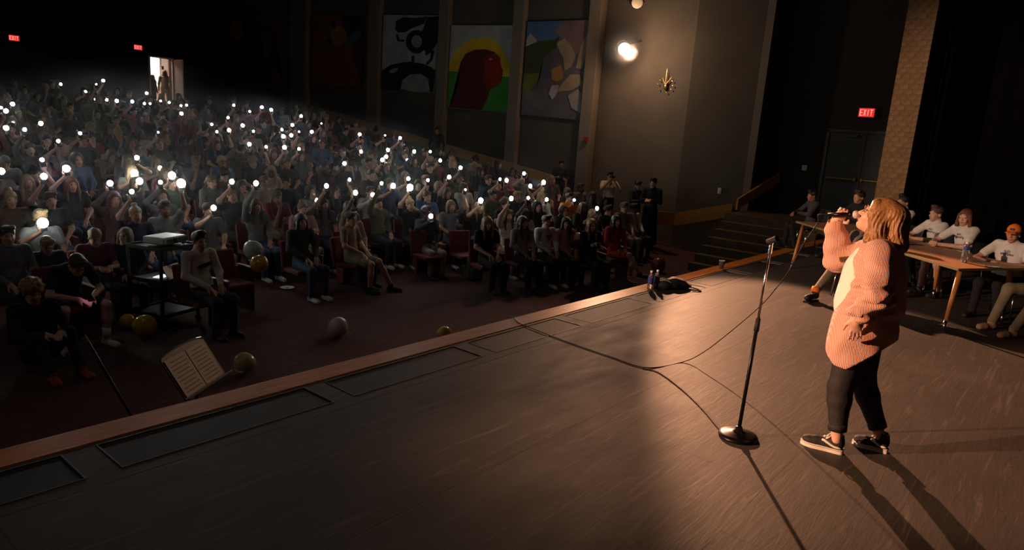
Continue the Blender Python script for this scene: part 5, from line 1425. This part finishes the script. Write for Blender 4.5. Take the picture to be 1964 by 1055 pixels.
man = front(382, 462, HF+1.2, 'man in a white sweatshirt with a dark print beside the projector cart', roles('skin_light', 'cloth_white', 'cloth_charcoal', 'shoe_black'), 'quiff', 'hair_dark', *fs('lap', head_yaw=-.1), 'long', 'long', .15, seat_words='man in the white printed sweatshirt')
bm = nb(); prism(bm, [(-.11, .88), (-.05, .92), (.04, .935), (.11, .955), (.10, .90), (.03, .885), (-.06, .86)], 0, .02, Matrix.Translation((0, -.012, 0)) @ Matrix.Rotation(R(90), 4, 'X')); obj('shirt_print', bm, 'shirt_print', man)
front(90, 470, HF+1.40, 'blond spectator in a navy t-shirt just behind the bent-over boy', roles('skin_light', 'cloth_navy', 'cloth_black', 'shoe_black'), 'short', 'hair_blond', *fs('phone'), 'short', 'long', 0, seat_words='blond spectator behind the bent-over boy', yp=5.75)
front(14, 452, HF+1.30, 'large spectator in a grey sweater at the far left edge', roles('skin_light', 'cloth_grey', 'cloth_charcoal', 'shoe_black'), 'short', 'hair_dark', *fs('lap'), 'long', 'long', 0, wide=1.15, seat_words='large spectator at the far left edge', yp=5.75)
front(182, 455, HF+1.38, 'blond spectator in a maroon shirt left of the projector cart', roles('skin_light', 'cloth_maroon', 'cloth_denim', 'shoe_black'), 'tail', 'hair_blond', *fs('phone'), 'short', 'long', 0, seat_words='blond spectator in the maroon shirt', yp=5.75)
front(240, 452, HF+1.38, 'light-haired spectator in black directly behind the projector cart', roles('skin_light', 'cloth_black', 'cloth_black', 'shoe_black'), 'bob', 'hair_light', *fs('lap', head_yaw=-.7), 'long', 'long', -.2, seat_words='light-haired spectator behind the cart', yp=5.75)
front(577, 425, HF+1.22, 'dark long-haired spectator in charcoal left of the dazzling front torch', roles('skin_light', 'cloth_charcoal', 'cloth_denim', 'shoe_white'), 'long', 'hair_dark', *fs('lap'), 'long', 'long', 0, seat_words='long-haired spectator left of the front torch')
J, hands = fs('lap'); J['knL'] = v3(.10, -.44, .52); J['anL'] = v3(.24, -.62, .10); J['toeL'] = J['anL']+v3(.05, -.2, 0)
front(672, 420, HF+1.22, 'spectator in a tan t-shirt and shorts at the aisle, right of the dazzling front torch', roles('skin_light', 'cloth_tan', 'cloth_khaki', 'shoe_black'), 'short', 'hair_dark', J, hands, 'short', 'shorts', .35, seat_words='spectator in the tan t-shirt at the aisle')
front(935, 428, HF+1.2, 'blond long-haired spectator in black at the aisle end of the right block', roles('skin_light', 'cloth_black', 'cloth_black', 'shoe_black'), 'long', 'hair_blond', *fs('lap'), 'short', 'long', -.3, seat_words='blond spectator at the aisle end')
front(1003, 427, HF+1.2, 'long-haired spectator in light grey with papers on the lap, right block', roles('skin_light', 'cloth_heather', 'cloth_black', 'shoe_black'), 'long', 'hair_brown', *fs('lap', head_yaw=.2), 'long', 'long', -.3, seat_words='spectator with papers on the lap')
wm = front(1048, 425, HF+1.2, 'spectator in a white hoodie with yellow print, front of the right block', roles('skin_light', 'cloth_white', 'cloth_black', 'shoe_white'), 'short', 'hair_dark', *fs('lap'), 'long', 'long', -.3, seat_words='spectator in the white hoodie')
bm = nb(); box(bm, (.02, -.017, .93), (.12, .012, .05), bevel=.004); box(bm, (.03, -.020, .87), (.05, .012, .03), bevel=.004); obj('shirt_print', bm, 'cloth_olive', wm)
front(1086, 428, HF+1.16, 'dark long-haired spectator in pale pink holding a white balloon', roles('skin_tan', 'cloth_pink', 'cloth_black', 'shoe_black'), 'long', 'hair_black', *fs('lap', head_yaw=-.4), 'long', 'long', -.35, seat_words='spectator in pale pink')
front(1135, 432, HF+1.18, 'blond long-haired spectator in black beside the one in red', roles('skin_light', 'cloth_black', 'cloth_black', 'shoe_black'), 'long', 'hair_blond', *fs('crossed'), 'long', 'long', -.4, seat_words='blond spectator beside the one in red')
J, hands = fs('lap'); J['knR'] = v3(.02, -.46, .58); J['anR'] = v3(.22, -.62, .22); J['toeR'] = J['anR']+v3(.1, -.17, 0); J['floorR'] = .15
front(1182, 424, HF+1.2, 'long-haired spectator in red with bare crossed legs by the stairs', roles('skin_light', 'cloth_red', 'cloth_red', 'shoe_black'), 'long', 'hair_dark', J, hands, 'long', 'shorts', -.4, seat_words='spectator in red')
# standing by the side wall
def stand(px, py, X, label, rl, hk, hm, arms, rz, pants='long', sleeve='short', **k):
    J, hands = standing(arms=arms, **k); q = atX(px, py, X); fl_ = zf(q[1], X); s_ = min(1.08, max(.93, (q[2]-fl_)/1.595))
    me = sdf_mesh('person', body_prims(J, sleeve, pants, 1.0, hands=hands), .014)
    return place_person(me, J['head'], (q[0], q[1], fl_), rz, label, rl, hk, hm, None, s_), J
pg, J = stand(1170, 338, 16.3, 'standing spectator in a pale t-shirt photographing the stage by the side wall', roles('skin_tan', 'cloth_cream', 'cloth_black', 'shoe_black'), 'short', 'hair_dark', 'photo', -.75)
pq = np.array(pg.matrix_basis @ Vector((0, -.27, 1.60)))
t = thing('smartphone', 'dark phone held to the face by the standing photographer', 'phone', tuple(pq), -.75); t.rotation_euler = (0, math.pi/2, -.75)
o = bpy.data.objects.new('phone_body', PH_B); COL.objects.link(o); o.parent = t
stand(1223, 355, 16.5, 'standing person in a dark jacket and grey trousers looking at a phone', roles('skin_tan', 'cloth_charcoal', 'cloth_grey', 'shoe_black'), 'short', 'hair_black', 'front', -.3, sleeve='long', head_pitch=.2)
ln, J = stand(1253, 350, 16.4, 'standing person in a long black gown facing left by the side wall', roles('skin_light', 'cloth_black', 'cloth_black', 'shoe_black'), 'quiff', 'hair_dark', 'front', -1.35, sleeve='long', head_pitch=.15)
P = [CAP((0, 0, .95), (0, .0, .12), .17, .24, 'cloth_black', .05), SUB(RBX((0, 0, -.02), (.5, .5, .08), 0, 'cloth_black', .01))]
obj('gown_skirt', sdf_mesh('gown_skirt', P, .02), None, ln)
stand(1075, 332, 16.7, 'dim person standing against the pilaster behind the right block', roles('skin_brown', 'cloth_black', 'cloth_black', 'shoe_black'), 'short', 'hair_black', 'cross', -.8, sleeve='long')
stand(838, 262, 16.6, 'dim person standing in the side aisle under the coil mural', roles('skin_tan', 'cloth_black', 'cloth_black', 'shoe_black'), 'short', 'hair_dark', 'down', -.8, sleeve='long')
# in the lit corridor
def corr(px, py, Y, label, rl, hk, hm, rz):
    J, hands = standing(); q = atY(px, py, Y); me = GEN.setdefault('corr', sdf_mesh('person', body_prims(J, 'long', 'long', hands=hands), .02)); s_ = min(1.1, max(.85, (q[2]-df)/1.595))
    place_person(me, J['head'], (q[0], q[1], df), rz, label, rl, hk, hm, None, s_)
corr(293, 148, YB+.8, 'dark-haired person standing in the left of the lit doorway', roles('skin_tan', 'cloth_charcoal', 'cloth_black', 'shoe_black'), 'long', 'hair_dark', .5)
corr(316, 140, YB+1.1, 'person in a tan top seen from behind in the lit doorway', roles('skin_light', 'cloth_tan', 'cloth_khaki', 'shoe_black'), 'bob', 'hair_light', 2.6)

# ------------------------------------------------------------------ projector cart
cc = np.array([4.05, 5.02]); ca = .32
cart = thing('projector_cart', 'tall black audio-visual cart carrying a white projector', 'cart', (cc[0], cc[1], HF), ca)
CT = .12-HF
for nm, z in (('top_shelf', CT), ('middle_shelf', CT*.60), ('bottom_shelf', .18)):
    bm = nb(); box(bm, (0, 0, z-.012), (.62, .60, .024), bevel=.004)
    for s_ in (1, -1): box(bm, (0, s_*.295, z+.012), (.62, .012, .03)); box(bm, (s_*.305, 0, z+.012), (.012, .60, .03))
    obj(nm, bm, 'black_paint', cart)
for sx in (1, -1):
    for sy in (1, -1):
        bm = nb(); box(bm, (sx*.295, sy*.285, (CT+.08)/2), (.032, .032, CT-.08)); l_ = obj('post', bm, 'black_paint', cart)
        bm = nb(); cone(bm, (sx*.295-.014, sy*.285, .045), (sx*.295+.014, sy*.285, .045), .045, .045, 14); obj('caster', bm, 'black_rubber', l_)
def on_cart(x, y, z): c_, s_ = math.cos(ca), math.sin(ca); return (cc[0]+x*c_-y*s_, cc[1]+x*s_+y*c_, HF+z)
pr = thing('projector', 'white projector with its lens towards the stage on the black cart', 'projector', on_cart(.06, .02, CT), ca+.12)
bm = nb(); box(bm, (0, 0, .075), (.44, .34, .095), bevel=.018); obj('case', bm, 'projector_white', pr)
bm = nb(); box(bm, (.09, -.170, .072), (.22, .012, .066), bevel=.004); obj('front_panel', bm, 'projector_dark', pr)
bm = nb(); cone(bm, (-.02, -.165, .076), (-.02, -.200, .076), .036, .034, 18); ln_ = obj('lens_barrel', bm, 'projector_dark', pr, True)
bm = nb(); bmesh.ops.create_uvsphere(bm, u_segments=14, v_segments=8, radius=.030, matrix=Matrix.Translation((-.02, -.193, .076)) @ Matrix.Diagonal((1, .45, 1, 1))); obj('lens', bm, 'lens_glass', ln_, True)
for x_, y_ in ((-.18, -.13), (.18, -.13), (0, .13)):
    bm = nb(); cone(bm, (x_, y_, 0), (x_, y_, .032), .014, .017, 10); obj('foot', bm, 'black_rubber', pr)
for i in range(5):
    bm = nb(); box(bm, (-.16+.02*i, -.171, .075), (.007, .006, .05)); obj('vent', bm, 'projector_dark', pr)
lp = thing('laptop', 'laptop with a glowing screen on the middle shelf of the cart', 'laptop', on_cart(-.08, -.06, CT*.60), ca+.25)
bm = nb(); box(bm, (0, 0, .010), (.34, .24, .018), bevel=.004); obj('keyboard_base', bm, 'laptop_grey', lp)
bm = nb(); box(bm, (0, -.16, .10), (.34, .012, .20), rot=(-.5, 0, 0)); ls = obj('lid', bm, 'laptop_grey', lp)
bm = nb(); box(bm, (.0, .005, .0215), (.20, .12, .004)); obj('screen_glow', bm, 'screen_white', lp)
tb = tag(obj('tablet', nbox(on_cart(.18, -.12, CT*.60+.08), (.14, .008, .14), rot=(-.3, 0, ca+.5), bevel=.003), 'screen_phone'), 'small lit tablet propped beside the laptop on the cart', 'tablet')
tag(obj('power_cable', tube(nb(), smooth_path([on_cart(.28, .2, CT+.05), on_cart(.34, .2, CT*.8), on_cart(.33, .24, .5), on_cart(.36, .3, .05), on_cart(.6, .5, .012)], 6), .006, 6), 'black_rubber', smooth=True), 'black power cable hanging from the projector down the cart', 'cable')

# ------------------------------------------------------------------ music stand, boom stand
b0, b1, t0 = at(357, 767, -.25), at(432, 716, -.25), at(303, 693, .05)
xu = (b1-b0); wd = np.linalg.norm(xu); xu /= wd; yu = (t0-b0); yu -= xu*(yu@xu); ht = np.linalg.norm(yu); yu /= ht; zu = np.cross(xu, yu)
base = (b0+b1)/2
mst = thing('music_stand', 'black music stand with two pale sheets before the stage edge', 'music stand', (base[0]+zu[0]*-.1, base[1]-zu[1]*.1, HF))
org = np.array([mst.location[0], mst.location[1], HF])
Fm = Matrix(((xu[0], yu[0], zu[0], b0[0]-org[0]), (xu[1], yu[1], zu[1], b0[1]-org[1]), (xu[2], yu[2], zu[2], b0[2]-org[2]), (0, 0, 0, 1)))
top_arc = [(wd*(.5-.5*math.cos(a)), ht*(.98+.10*math.sin(a))) for a in np.linspace(math.pi, 0, 9)]
desk = prism(nb(), [(0, 0), (wd, 0)]+top_arc, -.012, 0, Fm); dk = obj('desk', desk, 'black_paint', mst)
bm = nb(); tube(bm, [Fm @ Vector((p[0], p[1], .002)) for p in top_arc], .006, 6); obj('desk_rim', bm, 'chrome', dk)
bm = nb(); box(bm, (wd/2, -.004, .028), (wd*1.12, .008, .06)); bm.transform(Fm); obj('ledge', bm, 'black_metal', dk)
for k, (x0, x1) in enumerate(((.03, .49), (.51, .95))):
    g_ = prism(nb(), [(wd*x0, .012), (wd*x1, .012), (wd*x1, ht*.93), (wd*x0, ht*.93)], .003, .006, Fm)
    sh_ = tag(obj('sheet_music', g_, 'paper'), ('left' if k == 0 else 'right')+' printed sheet resting on the black music stand', 'sheet')
    sh_.location = tuple(org)
    bm = nb()
    for i in range(9):
        yy = ht*(.84-.09*i); box(bm, (wd*(x0+x1)/2, yy, .0064), (wd*(x1-x0)*(.8 if i % 3 else .62), .005, .0008))
    bm.transform(Fm); ln2 = obj('printed_lines', bm, 'ink', sh_); ln2['kind'] = 'stuff'
mid_ = (b0+t0)/2+xu*wd/2-zu*.02
bm = nb(); tube(bm, [tuple(mid_-org), (0, 0, .62), (0, 0, .12)], .012, 8); obj('shaft', bm, 'black_metal', mst)
for a in (0, 120, 240):
    bm = nb(); tube(bm, [(0, 0, .16), (.26*math.cos(R(a)), .26*math.sin(R(a)), .012)], .010, 6); obj('leg', bm, 'black_metal', mst)
pt, pb_ = atY(168, 655, 1.15), atY(252, 798, 1.15)
bs = thing('boom_stand', 'black boom microphone stand leaning up in front of the stage', 'mic stand', (pb_[0]+.1, pb_[1], HF))
ob = np.array([pb_[0]+.1, pb_[1], HF])
bm = nb(); tube(bm, [tuple(pt-ob), tuple(pb_-ob), tuple(pb_+(pb_-pt)*.25-ob)], .011, 8); obj('boom_arm', bm, 'black_metal', bs, True)
pe = pb_+(pb_-pt)*.05
bm = nb(); tube(bm, [tuple(pe-ob), (0, 0, .12)], .012, 8); obj('shaft', bm, 'black_metal', bs, True)
for a in (30, 150, 270):
    bm = nb(); tube(bm, [(0, 0, .15), (.28*math.cos(R(a)), .28*math.sin(R(a)), .012)], .010, 6); obj('leg', bm, 'black_metal', bs)
bm = nb(); cone(bm, pt-ob, pt-ob+v3(-.03, .0, .05), .016, .022, 10); obj('clip', bm, 'chrome', bs)

# ------------------------------------------------------------------ balloons and odds and ends
def balloon(c, r, mat, label, tilt=(0, 0), name='balloon'):
    t = thing(name, label, 'balloon', tuple(c))
    prof = [(.012, -1.16), (.05, -1.12), (.18, -1.02), (.45, -.86), (.74, -.58), (.93, -.22), (1.0, .12), (.97, .40), (.82, .68), (.56, .87), (.28, .97), (.03, 1.0)]
    o = obj('skin', lathe(nb(), [(a*r, b*r) for a, b in prof], 22), mat, t, True); o.rotation_euler = (tilt[0], tilt[1], 0)
    k = obj('knot', lathe(nb(), [(.012*r, -1.14*r), (.07*r, -1.19*r), (.085*r, -1.24*r), (.02*r, -1.25*r)], 10), mat, o); return t
def bal(px, py, rpx, z, mat, label, tilt=(0, 0)):
    q = at(px, py, z); d = (q-CAM)@FWD; balloon(q, rpx/FPX*d, mat, label, tilt)
def bal_floor(px, py, rpx, mat, label, tilt=(1.4, .4)):
    for _ in range(1):
        q = at(px, py, HF+.13); r = rpx/FPX*((q-CAM)@FWD); q = at(px, py, HF+r)
    balloon(q, r, mat, label, tilt)
bal_floor(243, 616, 15, 'balloon_yellow', 'yellow balloon on the floor, left one of the touching pair')
bal_floor(277, 625, 22, 'balloon_yellow', 'yellow balloon on the floor, right and larger one of the touching pair', (1.3, -.5))
bal_floor(647, 627, 19, 'balloon_white', 'white balloon lying alone on the carpet', (1.2, .8))
bal_floor(851, 640, 15, 'balloon_yellow', 'yellow balloon half hidden behind the stage edge')
bal_floor(468, 698, 21.5, 'balloon_clear', 'translucent yellowish balloon beside the music stand', (.5, .3))
bal(485, 480, 18.5, .0, 'balloon_blue_white', 'pale blue balloon above the yellow one near the empty red seat', (.3, .2))
bal(497, 507, 17, -.12, 'balloon_yellow', 'yellow balloon under the pale blue one near the empty red seat', (.4, -.3))
bal(925, 459, 14, -.10, 'balloon_pink', 'pale balloon held on a lap at the aisle end of the right block')
bal(1108, 459, 13.5, -.12, 'balloon_pink', 'pale balloon held by the spectator in pale pink')
bal(1079, 489, 12.5, -.45, 'balloon_pink', 'pale balloon below the knees of the white hoodie spectator')
bal_floor(1262, 508, 14, 'balloon_red', 'dark red balloon on the floor by the stairs')
# blue inflatable stick, bent
q = at(610, 305, .75); d = (q-CAM)@FWD; u = d/FPX
bt = thing('balloon_stick', 'long bent blue balloon waved above the crowd centre', 'balloon', tuple(q))
pts = [RTV*x*u+UPV*-y*u for x, y in ((-12, 14), (-6, 8), (1, 3), (5, -4), (6, -12), (9, -18))]
obj('skin', tube(nb(), smooth_path(pts, 4), [.5*u*v for v in (4, 6, 7, 7, 7, 6, 6, 6, 5, 5, 5, 5, 6, 6, 6, 6, 6, 6, 5, 4, 2)][:21], 10), 'balloon_blue', bt, True)
q = at(272, 262, 1.05); d = (q-CAM)@FWD; u = d/FPX
sc_ = tag(obj('scarf', tube(nb(), smooth_path([RTV*x*u-UPV*y*u for x, y in ((-7, -12), (-3, -4), (3, 2), (6, 8), (4, 13))], 4), [u*v for v in (2, 3, 4, 4, 5, 5, 6, 6, 6, 6, 5, 5, 5, 4, 4, 3, 2)], 8), 'scarf_pink', smooth=True, loc=tuple(q)), 'pink scarf raised in the crowd under the second EXIT sign', 'scarf')
# red cup lit from inside the torch light
q = at(1113, 432, HF+.85); cpt = thing('paper_cup', 'red cup held up among the right block spectators', 'cup', tuple(q)); cpt.rotation_euler = (.6, .5, 0)
obj('cup_body', lathe(nb(), [(.04, -.07), (.062, .08), (.058, .08), (.036, -.06)], 16), 'alarm_red', cpt, True); obj('cup_rim', lathe(nb(), [(.062, .076), (.066, .080), (.062, .085), (.058, .080)], 16), 'paper_white', cpt, True)
q = at(986, 477, HF+.62); pp_ = tag(obj('paper_sheet', nbox((0, 0, 0), (.42, .24, .006), rot=(.28, .05, -.35)), 'paper', loc=tuple(q)), 'pale sheet of paper on a lap in the right block', 'paper')
q = at(836, 520, HF+.06); tag(obj('paper_sheet', nbox((0, 0, 0), (.20, .16, .006), rot=(.5, -.3, .3)), 'paper_white', loc=tuple(q)), 'white folded paper on the aisle floor', 'paper')
q = at(551, 553, HF+.01); pl_ = tag(obj('paper_plate', lathe(nb(), [(.07, 0), (.085, .003), (.12, .018), (.115, .020), (.08, .007), (.01, .006)], 22), 'paper_white', None, True, loc=tuple(q)), 'white paper plate on the carpet before the front row', 'plate')
obj('plate_stain', lathe(nb(), [(.03, .0065), (.032, .008), (.01, .009)], 12), 'cloth_tan', pl_)
# backpack
q = at(908, 536, HF); bk = thing('backpack', 'dark patterned backpack on the floor at the aisle', 'backpack', tuple(q), -.4)
P = [RBX((0, 0, .22), (.11, .07, .17), .05, 'cloth_green', .02), RBX((0, -.12, .14), (.09, .02, .08), .035, 'cloth_green', .02)]
obj('pack', sdf_mesh('pack', P, .014), None, bk)
for s_ in (1, -1): obj('strap', tube(nb(), smooth_path([(s_*.08, .11, .40), (s_*.10, .17, .30), (s_*.09, .16, .16), (s_*.09, .10, .06)], 5), .014, 6), 'cloth_black', bk, True)
obj('top_handle', tube(nb(), smooth_path([(-.04, .06, .43), (-.02, .06, .47), (.02, .06, .47), (.04, .06, .43)], 4), .008, 6), 'cloth_black', bk, True)
# bucket and white blossom-like tissue
q = at(1050, 533, HF); bc = thing('bucket', 'dull pink bucket on the floor before the right block', 'bucket', tuple(q))
obj('bucket_body', lathe(nb(), [(.12, 0), (.16, .30), (.152, .30), (.112, .012)], 22), 'balloon_pink', bc, True); obj('bucket_rim', lathe(nb(), [(.16, .295), (.168, .300), (.16, .312), (.15, .302)], 22), 'balloon_pink', bc, True)
q = at(1138, 500, HF+.28); P = [ELL((.09*math.cos(a)*k, .06*math.sin(a)*k, .03*math.sin(3*a)), (.05, .04, .045), 'paper', .01) for k, a in [(1, i*.9) for i in range(7)]+[(.3, 1)]]
tag(obj('tissue_bundle', sdf_mesh('tissue_bundle', P, .011), None, loc=tuple(q)), 'crumpled white tissue bundle at the feet of the right block', 'tissue')
q = at(452, 520, HF+.25); seat(4.98, 4.95, True, .1, 'empty red theatre seat beside the yellow and pale blue balloons', z=HF)
seat(9.05, 5.1, True, -.1, 'empty red aisle seat with a worn wooden armrest', z=HF)
seat(9.75, 4.78, True, -.3, 'empty red seat at the front corner of the right block', z=HF)

# ------------------------------------------------------------------ tell look-alikes apart by their order from the left
tops = [o for o in SC.objects if o.parent is None and 'label' in o]
by = {}
for o in tops: by.setdefault(o['label'], []).append(o)
for lab, os_ in by.items():
    if len(os_) < 2 or os_[0].get('group') == 'theatre seats in the crowd': continue
    os_.sort(key=lambda o: proj(tuple(o.location))[0])
    n = len(os_)
    for i, o in enumerate(os_):
        w_ = 'leftmost' if i == 0 else 'rightmost' if i == n-1 else ['middle', 'second', 'third', 'fourth'][0 if n == 3 else min(i, 3)]
        o['label'] = (w_+' '+lab)
for o in list(SC.objects):
    if o.parent is None and 'label' in o and len(o['label'].split()) > 16: o['label'] = ' '.join(o['label'].replace(',', '').split()[:16])
# ------------------------------------------------------------------ thin haze in the house
hm_ = bpy.data.materials.new('haze'); hm_.use_nodes = True
nt = hm_.node_tree; nt.nodes.remove(nt.nodes['Principled BSDF'])
vs = nt.nodes.new('ShaderNodeVolumeScatter'); vs.inputs['Color'].default_value = (1, 1, 1, 1); vs.inputs['Density'].default_value = .006; vs.inputs['Anisotropy'].default_value = .86
nt.links.new(vs.outputs[0], nt.nodes['Material Output'].inputs['Volume'])
hb = nb(); hb_lo, hb_hi = [], []
for x, y in ((-1.0, 4.2), (16.6, 4.2), (16.6, 24.0), (-1.0, 24.0)):
    z = zf(y); hb_lo.append(hb.verts.new((x, y, z+.75))); hb_hi.append(hb.verts.new((x, y, z+2.3)))
hb.faces.new(hb_hi); hb.faces.new(hb_lo[::-1])
for i in range(4): hb.faces.new((hb_lo[i], hb_lo[(i+1) % 4], hb_hi[(i+1) % 4], hb_hi[i]))
hz_ = obj('haze', hb, hm_)
hz_['kind'] = 'stuff'; tag(hz_, 'thin haze hanging in the dark house around the phone torches', 'haze')

hm2 = hm_.copy(); hm2.name = 'lamp_bloom_haze'  # denser haze ball added round the lamp to imitate lens bloom
for n_ in hm2.node_tree.nodes:
    if n_.type == 'VOLUME_SCATTER': n_.inputs['Density'].default_value = .03; n_.inputs['Anisotropy'].default_value = .72
bm = nb(); bmesh.ops.create_icosphere(bm, subdivisions=3, radius=.80, matrix=Matrix.Translation((16.45, 5.66, 4.28)))
hz2 = obj('haze', bm, hm2); hz2['kind'] = 'stuff'; tag(hz2, 'added dense haze imitating lens bloom around the glaring wall spotlight', 'haze')
